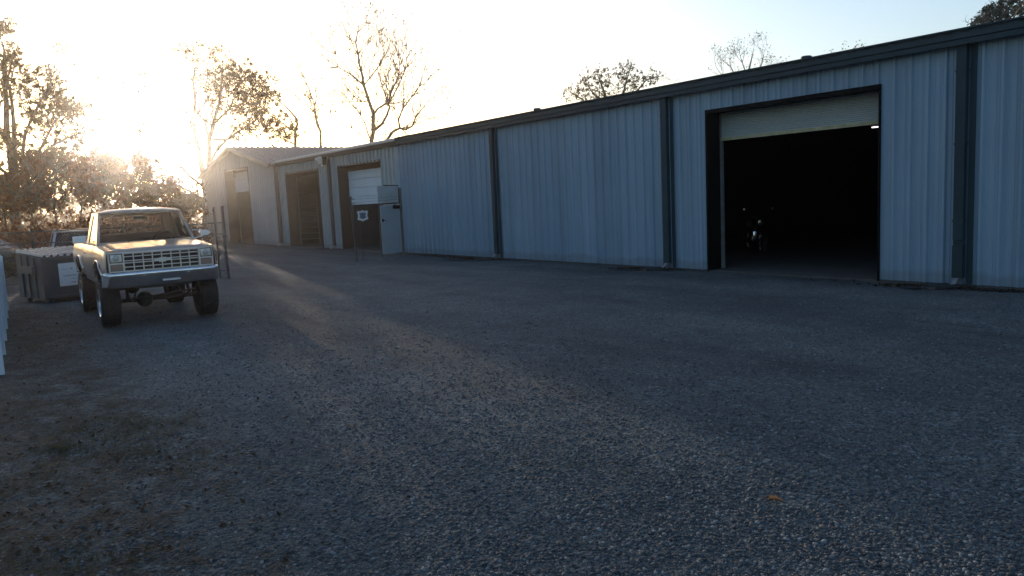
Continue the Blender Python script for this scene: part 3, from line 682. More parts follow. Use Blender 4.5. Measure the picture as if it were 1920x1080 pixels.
    # --- grille and lights
    mb = MB(); mb.b2(-0.10, -0.075, -0.90, 0.90, 0.62+LIFT, 1.0+LIFT); mb.build('radiator_panel', mat('radiator_glare_tint', (0.045, 0.032, 0.026), 0.8, var=0.4, vscale=6), t)  # brown tone paints the warm glare veil into the grille gaps
    gz0, gz1 = 0.665, 0.985
    mb = MB()
    for z in (gz0-0.012, gz1+0.0): mb.b2(-0.06, 0.03, -0.885, 0.885, z+LIFT, z+0.020+LIFT, 0.004)
    for s_ in (1, -1):
        mb.b2(-0.06, 0.027, s_*0.885, s_*0.865, gz0+LIFT, gz1+LIFT); mb.b2(-0.06, 0.033, s_*0.655, s_*0.63, gz0+LIFT+.008, gz1+LIFT-.001)
        mb.b2(-0.06, 0.026, s_*0.864, s_*0.656, 0.795+LIFT, 0.822+LIFT)
    hz = lin(gz0+0.008, gz1, 6)
    for k, z in enumerate(hz[1:-1]): mb.b2(-0.04, 0.022, -0.629, 0.629, z-0.008+LIFT+(0.012 if k == 1 else -0.012 if k == 2 else 0), z+0.008+LIFT+(0.012 if k == 1 else -0.012 if k == 2 else 0), 0.003)
    for k in range(1, 8):
        y = -0.63+1.26*k/8; mb.b2(-0.05, 0.012, y-0.006, y+0.006, gz0+0.008+LIFT, gz1-0.002+LIFT)
    gr = mb.build('grille', mat('grille_metal', (0.62, 0.59, 0.55), 0.35, 0.3), t)
    mb = MB(); bowtie(mb, (0.034, 0, (hz[2]+hz[3])/2+LIFT), 0.30); mb.build('emblem', mat('emblem_silver', (0.62, 0.60, 0.56), 0.4, 0.2), gr)
    for s_ in (1, -1):
        mb = MB(); mb.box((0.0, s_*0.76, 0.905+LIFT), (0.05, 0.19, 0.142), 0.018)
        hl = mb.build('headlight', M_lens, t, smooth=True, autos=40)
        mb = MB(); mb.lathe([(0.055, 0.027), (0.048, 0.033), (0.001, 0.036)], (0, s_*0.76, 0.905+LIFT), 'x', 18); mb.build('bulb_reflector', mat('lamp_reflector', (0.35, 0.35, 0.33), 0.35, 0.3), hl, smooth=True)
        mb = MB(); mb.frame([(0.018, s_*0.76+a*0.107, 0.903+LIFT+b*0.080) for a, b in ((-1, -1), (1, -1), (1, 1), (-1, 1))], [(0.018, s_*0.76+a*0.098, 0.903+LIFT+b*0.072) for a, b in ((-1, -1), (1, -1), (1, 1), (-1, 1))], (0.014, 0, 0)); mb.build('bezel', M_black, hl)
        mb = MB(); mb.box((-0.002, s_*0.76, 0.732+LIFT), (0.045, 0.20, 0.105), 0.008); mb.build('turn_signal', M_amber, t)
        mb = MB(); mb.box((-0.16, s_*(yside(0.68)+0.002), 0.66+LIFT), (0.13, 0.012, 0.05), 0.004); mb.build('side_marker', M_amber, t)
    # --- bumper: chrome face bar wrapped round the corners, slot and small plate bracket
    mb = MB()
    prof = [(0.00, 0.655), (0.050, 0.662), (0.080, 0.645), (0.092, 0.615), (0.088, 0.570), (0.078, 0.520), (0.064, 0.460), (0.045, 0.400), (0.00, 0.375)]
    def bump(i, j):
        u = (i-0.5)*2; y = u*1.0; k = j*(len(prof)-1); a = int(min(k, len(prof)-2)); f = k-a
        px, pz = prof[a][0]*(1-f)+prof[a+1][0]*f, prof[a][1]*(1-f)+prof[a+1][1]*f
        back = 0.10*abs(u)**3+0.22*max(0, (abs(u)-0.93)/0.07)**2
        return (0.075+px-back, y*(1-0.0), pz-0.01*u*u+LIFT)
    mb.grid(41, 25, bump); bp = mb.build('bumper', M_chrome, t, smooth=True, autos=50)
    mb = MB(); mb.box((0.165, 0.10, 0.462+LIFT), (0.012, 0.30, 0.022), 0.004, rot=Matrix.Rotation(R(0), 3, 'X')); mb.build('plate_bracket', M_white, bp)  # white paint imitates the glint on the plate mount
    for y0 in (-0.35, 0.40): mb = MB(); mb.lathe([(0.018, 0.0), (0.014, 0.012), (0.001, 0.014)], (0.158, y0, 0.57+LIFT), 'x', 12); mb.build('bolt', M_chrome, bp)
    # --- chassis
    mb = MB()
    for s_ in (1, -1):
        mb.b2(-4.75, 0.04, s_*0.40, s_*0.46, 0.40+LIFT-0.06, 0.40+LIFT+0.06)
        for cx in (XF, XR):
            pts = [(cx+0.55*u, s_*0.47, 0.60-0.14*(1-u*u)+0.0) for u in lin(-1, 1, 11)]
            for k in range(3): mb.tube([(p[0], p[1], p[2]-0.02*k) for p in pts[k:len(pts)-k]], 0.016, 5)
            mb.tube([(cx+0.14, s_*0.56, 0.42), (cx-0.02, s_*0.52, 0.78)], 0.030, 8)
    for x in (-0.05, -1.3, -2.9, -4.7): mb.b2(x-0.04, x+0.04, -0.40, 0.40, 0.38+LIFT-0.05, 0.38+LIFT+0.05)
    mb.b2(-1.25, -0.35, -0.26, 0.26, 0.50+LIFT-0.12, 0.62+LIFT, 0.04)                          # engine, sump
    mb.tube([(-1.25, 0, 0.48+LIFT), (-2.0, 0, 0.42+LIFT), (-2.3, 0.12, 0.35+LIFT)], [0.20, 0.15, 0.12], 10)
    mb.tube([(-0.50, -0.52, 0.47), (-0.52, 0.62, 0.56)], 0.018, 6); mb.b2(-2.7, -1.8, -0.75, -0.45, 0.32+LIFT, 0.45+LIFT, 0.03)
    mb.build('chassis', M_under, t)
    for cx, yo in ((XF, 0.24), (XR, 0.0)):
        mb = MB(); mb.tube([(cx, -0.80, 0.43), (cx, 0.80, 0.43)], 0.042, 12)
        mb.lathe([(0.001, -0.17), (0.07, -0.16), (0.13, -0.09), (0.15, 0), (0.13, 0.09), (0.07, 0.16), (0.001, 0.17)], (cx, -yo, 0.43), 'x', 16)
        mb.build('axle', M_under, t, smooth=True, autos=45)
    for cx, tr in ((XF, 0.86), (XR, 0.86)):
        for s_ in (1, -1): tyre(t, (cx, s_*tr, 0.435), 0.435, 0.34, s_)
    mb = MB(); mb.b2(-5.0, -4.89, -0.95, 0.95, 0.42+LIFT, 0.60+LIFT, 0.015); mb.build('rear_bumper', M_chrome, t)
    return t
truck = build_truck((-15.01, 3.19, 0), -0.0322)

# ------------------------------------------------------------------ cars beyond the fence (car facing +x, origin at ground under the nose)
def build_car(label, loc, rz, m, L=4.6, W=0.90, hood_z=1.0, belt=1.05, top=1.68, wagon=True, name='parked_car', cat='car'):
    t = thing(name, label, cat, loc, rz)
    wsb, wst = -1.15, -1.85; rt = -L+0.35 if wagon else -3.3; rb = -L+0.05 if wagon else -3.9
    wx = (-0.85, -L+0.95); r = 0.34
    def topz(x):
        if x > wsb: return hood_z-0.22*max(0, 1-(-x)/0.5)**2+(belt-hood_z)*min(1, -x/1.2)
        if not wagon and x < rb: return belt-0.03-0.12*((rb-x)/(L+rb+1e-6))**2
        return belt
    def low(x):
        z = 0.22
        for c in wx: z = max(z, arch_z(x, c, r, 0.40, 0.22))
        return z
    def hw(x, z):
        q = W*(1-0.12*max(0, 1-(-x)/0.45)**2-0.10*max(0, 1-(x+L)/0.4)**2)
        return q*(0.96+0.04*math.sin(min(1, max(0, (z-0.2)/0.75))*math.pi))*(1 if z < 0.85 else 1-0.25*(z-0.85)**2)
    mb = MB(); xs_ = lin(0, -L, 90)
    for s_ in (1, -1):
        mb.grid(90, 9, lambda i, j, s_=s_: (-L*i, s_*hw(-L*i, low(-L*i)+(topz(-L*i)-low(-L*i))*j), low(-L*i)+(topz(-L*i)-low(-L*i))*j))
    mb.grid(40, 13, lambda i, j: (wsb*i, (j-0.5)*2*hw(wsb*i, topz(wsb*i)), topz(wsb*i)+0.045*(1-((j-0.5)*2)**2)*min(1, i*6)))
    mb.grid(4, 7, lambda i, j: (0.02*math.sin(j*3), (i/1-0.5)*2*hw(0, 0.3+0.46*j), 0.25+(topz(0)-0.25)*j))
    mb.grid(4, 7, lambda i, j: (-L, (i-0.5)*2*hw(-L, 0.3), 0.25+(topz(-L)-0.25)*j))
    if not wagon: mb.grid(10, 7, lambda i, j: (rb-(L+rb)*i, (j-0.5)*2*hw(rb-(L+rb)*i, belt), topz(rb-(L+rb)*i)))
    mb.build('body', m, t, smooth=True, autos=45)
    # greenhouse
    wt = W*0.74; wb = W*0.93
    mb = MB(); A = [(wsb, -wb, belt), (wsb, wb, belt), (wst, wt, top-.03), (wst, -wt, top-.03)]
    def shrink(Q, k):
        c = sum((Vector(q) for q in Q), Vector())/len(Q); return [Vector(q)+(c-Vector(q)).normalized()*k for q in Q]
    mb.frame(A, shrink(A, 0.085), (-0.03, 0, -0.02))
    Bk = [(rb, -wb*.97, belt), (rb, wb*.97, belt), (rt, wt*.97, top-.05), (rt, -wt*.97, top-.05)]; mb.frame(Bk, shrink(Bk, 0.11), (0.03, 0, 0))
    sides = []
    for s_ in (1, -1):
        S = [(wsb-.02, s_*wb, belt), (wst, s_*wt, top-.03), (rt, s_*wt, top-.05), (rb+.02, s_*wb, belt)]; sides.append((s_, S)); mb.frame(S, shrink(S, 0.10), (0, -s_*0.03, 0))
    mb.build('pillars', m, t)
    mb = MB(); mb.grid(16, 14, lambda i, j: (wst+0.03+(rt-wst-0.06)*i, (j-0.5)*2*(wt+0.015), top-0.035-0.01*i+0.05*(1-abs((j-0.5)*2)**4)*min(1, i*7, (1-i)*7)**0.5)); mb.build('roof', m, t, smooth=True, autos=60)
    mb = MB(); mb.add([Vector(p)+Vector((-0.012, 0, 0)) for p in shrink(A, 0.08)], [(0, 1, 2, 3)]); mb.build('windshield', M_dglass, t)
    mb = MB(); mb.add([Vector(p)+Vector((0.012, 0, 0)) for p in shrink(Bk, 0.10)], [(0, 1, 2, 3)]); mb.build('rear_window', M_dglass, t)
    for s_, S in sides: mb = MB(); mb.add([Vector(p)+Vector((0, -s_*0.012, 0)) for p in shrink(S, 0.09)], [(0, 1, 2, 3)]); mb.build('side_window', M_dglass, t)
    for s_ in (1, -1):
        mb = MB(); mb.box((wsb-0.12, s_*(W+0.12), belt+0.07), (0.10, 0.20, 0.14), 0.035); mb.tube([(wsb-0.12, s_*(W-0.08), belt), (wsb-0.12, s_*(W+0.06), belt+0.03)], 0.025, 6); mb.build('mirror', m, t, smooth=True, autos=50)
        mb = MB(); mb.box((-0.03, s_*(W-0.26), 0.72), (0.10, 0.30, 0.14), 0.03); mb.build('headlight', M_lens, t, smooth=True, autos=50)
        if wagon: mb = MB(); mb.tube([(wst-0.15, s_*(wt-0.06), top+0.01), (wst-0.22, s_*(wt-0.06), top+0.055), (rt+0.3, s_*(wt-0.06), top+0.05), (rt+0.22, s_*(wt-0.06), top)], 0.018, 6); mb.build('roof_rail', M_chrome, t)
    mb = MB(); mb.box((0.015, 0, 0.66), (0.03, 0.8, 0.12), 0.01); mb.build('grille', M_black, t)
    mb = MB(); mb.box((-0.02, 0, 0.38), (0.12, W*1.75, 0.20), 0.04); mb.build('bumper', m, t, smooth=True, autos=50)
    mb = MB(); mb.b2(wsb-0.3, wsb, -0.7, 0.7, belt-0.2, belt-0.02); mb.b2(-2.4, -1.9, -0.68, 0.68, 0.4, 0.7, 0.05); mb.b2(-2.55, -2.4, -0.68, -0.15, 0.6, 1.2, 0.05); mb.b2(-2.55, -2.4, 0.15, 0.68, 0.6, 1.2, 0.05); mb.build('seats', M_seat, t)
    for c in wx:
        for s_ in (1, -1): tyre(t, (c, s_*(W-0.13), r), r, 0.22, s_)
    return t
def face_cam(p, extra=0.0): return math.atan2(-p[1], -p[0])+extra
p = at_depth(150, 440, 25.0); ps = (p.x, p.y, 0)
build_car('silver wagon parked behind the wire fence, its windshield showing over the dumpster', ps, face_cam(ps, R(3)), M_silver, top=1.64, belt=0.98, hood_z=0.93)
p = at_depth(60, 440, 30.5); ps2 = (p.x, p.y, 0)
build_car('low grey sedan farther left behind the fence with only its roofline catching light', ps2, face_cam(ps2, R(55)), M_sedan, top=1.36, belt=0.92, hood_z=0.85, wagon=False, L=4.6)
# ------------------------------------------------------------------ dumpster
def build_dumpster():
    a = Vector((-21.50, 1.86, 0)); rz = math.atan2(-0.38, 1.0)-math.pi/2*0  # front face runs from a along (-.38,1)
    fdir = Vector((-0.29, 1.0, 0)).normalized(); ndir = Vector((fdir.y, -fdir.x, 0))  # ndir faces the camera (+x)
    t = thing('dumpster', 'dark steel dumpster with ribbed lid and white sign, behind the pickup truck', 'dumpster', a, math.atan2(ndir.y, ndir.x))
    # local: +x towards camera, +y along the front face, box from y 0..1.9, x 0..-1.75
    W, D, Hf, Hb = 1.9, 1.5, 1.10, 1.22
    mb = MB()
    mb.prism([(0, 0.10), (0.0, Hf), (-D, Hb), (-D, 0.10)], 0.0, 0.04, 'y'); mb.prism([(0, 0.10), (0.0, Hf), (-D, Hb), (-D, 0.10)], W-0.04, W, 'y')
    mb.b2(-0.04, 0, 0.04, W-0.04, 0.10, Hf); mb.b2(-D, -D+0.04, 0.04, W-0.04, 0.10, Hb); mb.b2(-D+.04, -0.04, 0.04, W-0.04, 0.10, 0.14)
    mb.build('bin', M_dump, t)
    mb = MB()
    mb.b2(0.001, 0.05, -0.03, W+0.03, Hf-0.09, Hf-0.0, 0.01); mb.b2(0.001, 0.045, -0.02, W+0.02, 0.10, 0.17, 0.01)
    mb.b2(0.001, 0.04, -0.02, 0.05, 0.17, Hf-0.09); mb.b2(0.001, 0.04, W-0.05, W+0.02, 0.17, Hf-0.09)
    for x in (-0.40, -0.78, -1.15): mb.b2(x-0.03, x+0.03, -0.04, -0.001, 0.12, Hf-0.04-x*0.11)
    mb.build('rim_frame', M_dump, t)
    for ya, yb in ((-0.13, -0.041), (W+0.001, W+0.13)): mb = MB(); mb.b2(-D*0.66, -D*0.17, ya, yb, 0.72, 0.90, 0.01); mb.build('fork_pocket', M_dump, t)
    mb = MB()
    for k in range(2):
        y0 = 0.0+k*W/2+0.01; y1 = y0+W/2-0.02; n = 30; V = []; F = []
        for i in range(n+1):
            y = y0+(y1-y0)*i/n; z = 0.075 if (i % 5) in (1, 2) else 0.0
            V += [(0.06, y, Hf+0.02+z*0.7), (-D-0.02, y, Hb+0.02+z), ]
        F = [(2*i, 2*i+1, 2*i+3, 2*i+2) for i in range(n)]
        mb.add(V, F); mb.prism([(0.07, Hf-0.02), (0.07, Hf+0.022), (0.0, Hf+0.035), (0.0, Hf+0.0)], y0, y1, 'y')
    mb.build('lid', M_lid, t)
    mb = MB(); mb.tube([(-D-0.04, 0, Hb+0.03), (-D-0.04, W, Hb+0.03)], 0.02, 8); mb.build('hinge_rod', M_galvd, t)
    for x in (-0.15, -D+0.15):
        for y in (0.15, W-0.15): mb = MB(); mb.b2(x-0.07, x+0.07, y-0.05, y+0.05, 0.0, 0.10, 0.01); mb.build('skid_foot', M_dump, t)
    # sign plate with emblem and lines of small marks
    s0, s1, z0, z1 = 0.34, 1.07, 0.38, 0.94
    mb = MB(); mb.b2(0.045, 0.055, s0, s1, z0, z1); sg = mb.build('sign_plate', mat('sign_white', (0.66, 0.67, 0.66), 0.5, var=0.05), t)
    mk = mat('sign_green', (0.03, 0.07, 0.05), 0.6); mg = mat('sign_grey', (0.25, 0.26, 0.28), 0.6); mr = mat('sign_red', (0.38, 0.16, 0.17), 0.6)
    mb = MB(); cy, cz = s0+0.50, z1-0.15      # three bent bands round a gap, plus a small leaf-like fleck
    for k in range(3):
        a0 = R(90+120*k); pts = [(0.0585, cy+0.075*math.cos(a0+u), cz+0.082*math.sin(a0+u)) for u in lin(-0.75, 0.65, 7)]
        mb.tube(pts, [0.008, 0.022, 0.024, 0.024, 0.026, 0.020, 0.006], 6)
    mb.build('emblem', mk, sg); mb = MB(); mb.box((0.0565, s0+0.30, z1-0.14), (0.003, 0.05, 0.02), 0, rot=Matrix.Rotation(R(25), 3, 'X')); mb.build('leaf_mark', mk, sg)
    rr = random.Random(4); mb = MB()
    def marks(y0, y1, z, h, wmin, wmax, gap):
        y = y0
        while y < y1:
            wd = rr.uniform(wmin, wmax); mb.box((0.0565, y+wd/2, z+rr.uniform(-.002, .002)), (0.003, wd, h*rr.uniform(0.6, 1.0))); y += wd+gap*rr.choice((1, 1, 1, 2.6))
    marks(s0+0.10, s0+0.68, z1-0.31, 0.045, 0.010, 0.026, 0.011); marks(s0+0.26, s0+0.56, z1-0.39, 0.022, 0.008, 0.018, 0.009)
    marks(s0+0.05, s0+0.18, z1-0.15, 0.018, 0.01, 0.02, 0.01); mb.build('lettering', mg, sg)
    mb = MB(); marks(s0+0.26, s0+0.73, z0+0.075, 0.034, 0.012, 0.022, 0.010); mb.build('number_line', mr, sg)
build_dumpster()

# ------------------------------------------------------------------ white vinyl fence on the left edge
vf = thing('white_fence', 'white vinyl fence of posts and boards at the extreme left edge of the yard', 'fence', (-16, 0.72, 0))
f0, f1 = Vector((-12.13, 0.42, 0)), Vector((-20.9, 1.0, 0)); dv = (f1-f0).normalized(); nv = Vector((-dv.y, dv.x, 0))
npost = 6
for i in range(npost):
    c = f0+(f1-f0)*(i/(npost-1))+nv*0.0
    mb = MB(); mb.box((c.x, c.y, 0.60), (0.13, 0.13, 1.24), 0.006, rot=Matrix.Rotation(math.atan2(dv.y, dv.x), 3, 'Z')); po = mb.build('post', M_vinyl, vf, world=True)
    mb = MB(); mb.add([(c.x-.08, c.y-.08, 1.22), (c.x+.08, c.y-.08, 1.22), (c.x+.08, c.y+.08, 1.22), (c.x-.08, c.y+.08, 1.22), (c.x, c.y, 1.29)], [(0, 1, 4), (1, 2, 4), (2, 3, 4), (3, 0, 4), (3, 2, 1, 0)])
    o = mb.build('cap', M_vinyl, po); o.data.transform(Matrix.Translation(-vf.location))
    if i < npost-1:
        e = f0+(f1-f0)*((i+1)/(npost-1)); mid = (c+e)/2; ln = (e-c).length-0.14
        mb = MB(); rot = Matrix.Rotation(math.atan2(dv.y, dv.x), 3, 'Z')
        mb.box((mid.x, mid.y, 1.12), (ln, 0.05, 0.10), 0.004, rot=rot); mb.box((mid.x, mid.y, 0.14), (ln, 0.05, 0.10), 0.004, rot=rot)
        nb = 10
        for k in range(nb):
            q = c+dv*(0.07+ln*(k+0.5)/nb); mb.box((q.x, q.y, 0.63), (ln/nb-0.006, 0.022, 0.88), 0.0, rot=rot)
        mb.build('board_panel', M_vinyl, vf, world=True)

# ------------------------------------------------------------------ chain-link fence, gate leaf, door in the fence
def chain(mb, p, q, z0, z1, pitch=0.075, r=0.0022, zq=None):
    """diamond wire between two points on the ground"""
    p = Vector(p); q = Vector(q); Ln = (q-p).length; d = (q-p)/Ln; H = z1-z0
    n = int((Ln+H)/pitch)
    for sg in (1, -1):
        for k in range(n):
            s0 = k*pitch-(H if sg > 0 else 0)
            pts = []
            a, za = s0, z0; b, zb = s0+H, z1
            if sg < 0: a, b = s0+0, s0-H
            # clip to 0..Ln
            def cl(s_, z_, s2, z2):
                if s_ < 0: f = (0-s_)/(s2-s_); s_, z_ = 0, z_+(z2-z_)*f
                if s_ > Ln: f = (Ln-s_)/(s2-s_); s_, z_ = Ln, z_+(z2-z_)*f
                return s_, z_
            if (a < 0 and b < 0) or (a > Ln and b > Ln): continue
            a2, za2 = cl(a, za, b, zb); b2, zb2 = cl(b, zb, a, za)
            if abs(a2-b2) < 1e-3: continue
            A = p+d*a2+Vector((0, 0, za2)); B = p+d*b2+Vector((0, 0, zb2)); nn = Vector((-d.y, d.x, 0))*0.003*sg
            mb.tube([A+nn, B+nn], r, 3, cap=False)
M_wire = mat('fence_wire', (0.22, 0.22, 0.22), 0.5, 0.5)
L1 = Vector((-23.94, 6.68, 0)); L2 = Vector((-23.46, 6.79, 0)); FE = L1-Vector((0.598, 0.801, 0))*14.0
fn = thing('chain_link_fence', 'rusty chain link fence with pipe rails running behind the dumpster and truck', 'fence', L1)
dirF = (FE-L1).normalized(); Lf = (FE-L1).length
for k in range(1, 6):
    q = L1+dirF*(Lf*k/5.0)
    if k != 4: q = q
    mb = MB(); mb.tube([q, q+Vector((0, 0, 1.74))], 0.03, 8); po = mb.build('post', M_galvd, fn, world=True, smooth=True, autos=40)
    mb = MB(); mb.lathe([(0.036, 1.74), (0.034, 1.775), (0.001, 1.79)], (q.x-L1.x, q.y-L1.y, 0), 'z', 10); mb.build('cap', M_galvd, po)
for z, nm in ((1.69, 'top_rail'), (1.34, 'middle_rail'), (0.12, 'bottom_rail')):
    mb = MB(); pts = [L1+dirF*(Lf*u)+Vector((0, 0, z-0.015*math.sin(u*31)**2)) for u in lin(0, 1, 24)]; mb.tube(pts, 0.018, 6); mb.build(nm, M_galvd, fn, world=True)
mb = MB(); chain(mb, L1, FE, 0.06, 1.68, pitch=0.10); mb.build('wire_mesh', M_wire, fn, world=True)
gl = thing('swing_gate', 'narrow pipe gate frame standing open beside the right mirror of the truck', 'gate', L1)
for q, r_, h in ((L1, 0.028, 2.12), (L2, 0.042, 2.14)):
    mb = MB(); mb.tube([q, q+Vector((-0.02, -0.01, h))], r_, 10); mb.lathe([(r_*1.2, h), (r_*1.1, h+0.04), (0.001, h+0.06)], (q.x-0.02, q.y, 0), 'z', 10); po = mb.build('post', M_galvd, gl, world=True, smooth=True, autos=40)
    mb = MB()
    for k in range(5): z = 1.78+0.075*k; mb.tube([q+Vector((0.02, 0.03, z)), q+Vector((-0.06, -0.05, z+0.02))], 0.007, 4)
    o = mb.build('barb_clip', M_galvd, po); o.data.transform(Matrix.Translation(-gl.location))
for z in (1.70, 1.36, 0.25, 0.04):
    e = 0.14 if z > 1 else 0.0; dd = (L2-L1).normalized()
    mb = MB(); mb.tube([L1-dd*e*2+Vector((0, 0, z-0.01)), L2+Vector((0, 0, z))], 0.017 if z > 0.1 else 0.008, 8); mb.build('rail', M_galvd, gl, world=True)
mb = MB(); mb.lathe([(0.06, 1.24), (0.065, 1.28), (0.06, 1.33)], (L2.x, L2.y, 0), 'z', 12); mb.box((L2.x+0.02, L2.y-0.03, 0.18), (0.09, 0.09, 0.07), 0.01); mb.build('hinge', M_galvd, gl, world=True)
mb = MB(); mb.tube([L2+Vector((-0.07, -0.05, 1.55)), L2+Vector((-0.06, -0.05, 0.3))], 0.006, 4); mb.build('tension_bar', M_galvd, gl, world=True)
mb = MB(); chain(mb, L1, L2, 0.08, 1.70, pitch=0.09); mb.build('wire_mesh', M_wire, gl, world=True)

P1 = Vector((-25.39, 11.90, 0)); P2 = Vector((-26.38, 14.36, 0)); dp = (P2-P1).normalized(); LP = (P2-P1).length
wg = thing('fence_door_frame', 'pipe-framed fence section with white steel door and grey sheet above, beside the warehouse', 'gate', P1)
def pz(u, z, off=0.0): return P1+dp*u+Vector((-dp.y, dp.x, 0))*off+Vector((0, 0, z))
lean = Vector((-0.13, -0.02, 0))
mb = MB(); mb.tube([P1, P1+lean*0.5+Vector((0, 0, 1.1)), P1+lean+Vector((0, 0, 2.28))], 0.038, 10); mb.lathe([(0.05, 2.28), (0.05, 2.31), (0.001, 2.36)], (P1.x+lean.x, P1.y, 0), 'z', 10); po = mb.build('post', M_galvd, wg, world=True, smooth=True, autos=40)
mb = MB(); 
for z in (2.08, 2.24): mb.tube([lean+Vector((0, 0, z)), lean+Vector((0.14, 0.10, z+0.02))], 0.012, 5)
mb.build('barb_arm', M_galvd, po)
mb = MB(); mb.tube([P2, P2+Vector((0, 0, 2.62))], 0.055, 10); mb.build('post', mat('dark_post', (0.075, 0.07, 0.068), 0.6, var=0.3), wg, world=True, smooth=True, autos=40)
mb = MB(); mb.tube([P1+lean+Vector((0, 0, 2.02)), pz(LP, 2.05)], 0.028, 8); mb.build('top_rail', M_galvd, wg, world=True)
UD0 = 1.42; UD1 = 2.56
mb = MB(); mb.tube([pz(UD0-0.03, 0.05), pz(UD0-0.03, 2.02)], 0.03, 8); mb.build('door_jamb', M_galvd, wg, world=True)
rotp = Matrix.Rotation(math.atan2(dp.y, dp.x), 3, 'Z')
c = pz((UD0+UD1)/2+0.02, 1.06); mb = MB(); mb.box(c, (UD1-UD0-0.03, 0.045, 1.84), 0.004, rot=rotp); dl = mb.build('door', M_doorleaf, wg, world=True)
nrm = Vector((dp.y, -dp.x, 0))
mb = MB(); hp = pz(UD0+0.10, 1.42)-P1+nrm*0.05; mb.tube([hp-nrm*0.02, hp+nrm*0.03], 0.028, 10); mb.tube([hp+nrm*0.03, hp+nrm*0.035+dp*0.12], 0.011, 8); mb.box(hp+Vector((0, 0, 0.0))-nrm*0.018, (0.07, 0.012, 0.12), 0.002, rot=rotp); mb.build('handle', M_black, dl)
mb = MB(); hp = pz(UD1-0.24, 1.90)-P1+nrm*0.07; mb.box(hp, (0.36, 0.07, 0.12), 0.01, rot=rotp); mb.tube([hp+dp*0.1+Vector((0, 0, 0.06)), hp-dp*0.25+nrm*0.06+Vector((0, 0, 0.07)), hp-dp*0.05+Vector((0, 0, 0.12))], 0.01, 6); mb.build('closer', M_black, dl)
mb = MB(); mb.box(pz((UD0+UD1)/2-0.03, 2.39), (UD1-UD0+0.06, 0.012, 0.62), 0, rot=rotp); tp = mb.build('sheet_panel', mat('grey_sheet', (0.40, 0.45, 0.46), 0.5, var=0.12), wg, world=True)
mb = MB(); mb.tube([pz(UD0+0.3, 2.72), pz(UD1+0.0, 2.72), pz(UD1+0.0, 2.06)], 0.02, 6); mb.build('panel_frame', M_black, wg, world=True)
for k, z in enumerate((2.16, 2.27)):
    mb = MB(); mb.tube([P1+lean+nrm*0.03+Vector((0, 0, z-0.04)), pz(1.3, z, -0.05), pz(UD1, z+0.03, -0.05)], 0.006, 4); mb.build('wire_strand', M_galvd, wg, world=True)
mb = MB(); chain(mb, P1, pz(UD0-0.05, 0), 0.08, 2.0, pitch=0.08, r=0.0018); mb.build('wire_mesh', M_wire, wg, world=True)
mb = MB(); mb.tube([pz(0.35, 0.05), pz(0.32, 1.98)], 0.015, 6); mb.build('mesh_upright', M_galvd, wg, world=True)
# shield sign hung on the mesh
sc = P1+Vector((0, 0, 0)); 
q = Vector((0, 0, CH))+ray(680, 404)*1.0; 
def on_plane(px, py, P, n):
    r = ray(px, py); t = (P-Vector((0, 0, CH))).dot(n)/r.dot(n); return Vector((0, 0, CH))+r*t
sc = on_plane(680, 404, P1+nrm*0.03, nrm)
sh = thing('shield_sign', 'small white shield-shaped warning sign hanging on the fence mesh left of the white door', 'sign', sc, math.atan2(dp.y, dp.x))
shp = [(-0.30, 0.12), (-0.27, 0.17), (-0.10, 0.155), (0, 0.19), (0.10, 0.155), (0.27, 0.17), (0.30, 0.12), (0.25, 0.0), (0.28, -0.08), (0.30, -0.14), (0.15, -0.165), (0, -0.21), (-0.15, -0.165), (-0.30, -0.14), (-0.28, -0.08), (-0.25, 0.0)]
shp = [(x*0.95, z*1.02) for x, z in shp]
mb = MB(); mb.prism(shp, -0.004, 0.004, 'y'); mb.build('plate', M_white, sh)
mb = MB(); mb.prism([(x*0.62, z*0.62) for x, z in shp], -0.007, -0.0045, 'y'); mb.build('field', mat('shield_blue', (0.16, 0.19, 0.24), 0.5), sh)
mb = MB()
for z, w_ in ((0.045, 0.22), (0.0, 0.10), (-0.075, 0.24)): mb.box((0, -0.0085, z), (w_, 0.002, 0.022))
mb.tube([(0, -0.008, -0.01), (0, -0.008, -0.05)], 0.02, 6); mb.build('lettering', mat('shield_dark', (0.05, 0.03, 0.06), 0.5), sh)

# ------------------------------------------------------------------ floodlight on the workshop wall
fl = thing('wall_floodlight', 'small white and black floodlight fixed high on the wall between the two brown doorways', 'floodlight', (-34.90, WY-0.06, 4.20))
mb = MB(); mb.box((0.16, -0.08, 0.04), (0.26, 0.16, 0.42), 0.01); mb.build('bracket', M_black, fl)
mb = MB(); mb.box((-0.14, -0.22, 0.06), (0.30, 0.30, 0.30), 0.02, rot=Matrix.Rotation(R(25), 3, 'X')); hd = mb.build('lamp_head', M_white, fl, smooth=True, autos=40)
mb = MB(); mb.box((-0.14, -0.37, -0.01), (0.24, 0.02, 0.2), 0.004, rot=Matrix.Rotation(R(25), 3, 'X')); mb.build('lens', M_lens, hd)
mb = MB(); mb.tube([(-0.06, -0.08, -0.05), (-0.06, -0.14, -0.16)], 0.03, 8); mb.lathe([(0.05, -0.16), (0.05, -0.22), (0.001, -0.24)], (-0.06, -0.15, 0), 'z', 10); mb.build('sensor', M_white, fl)

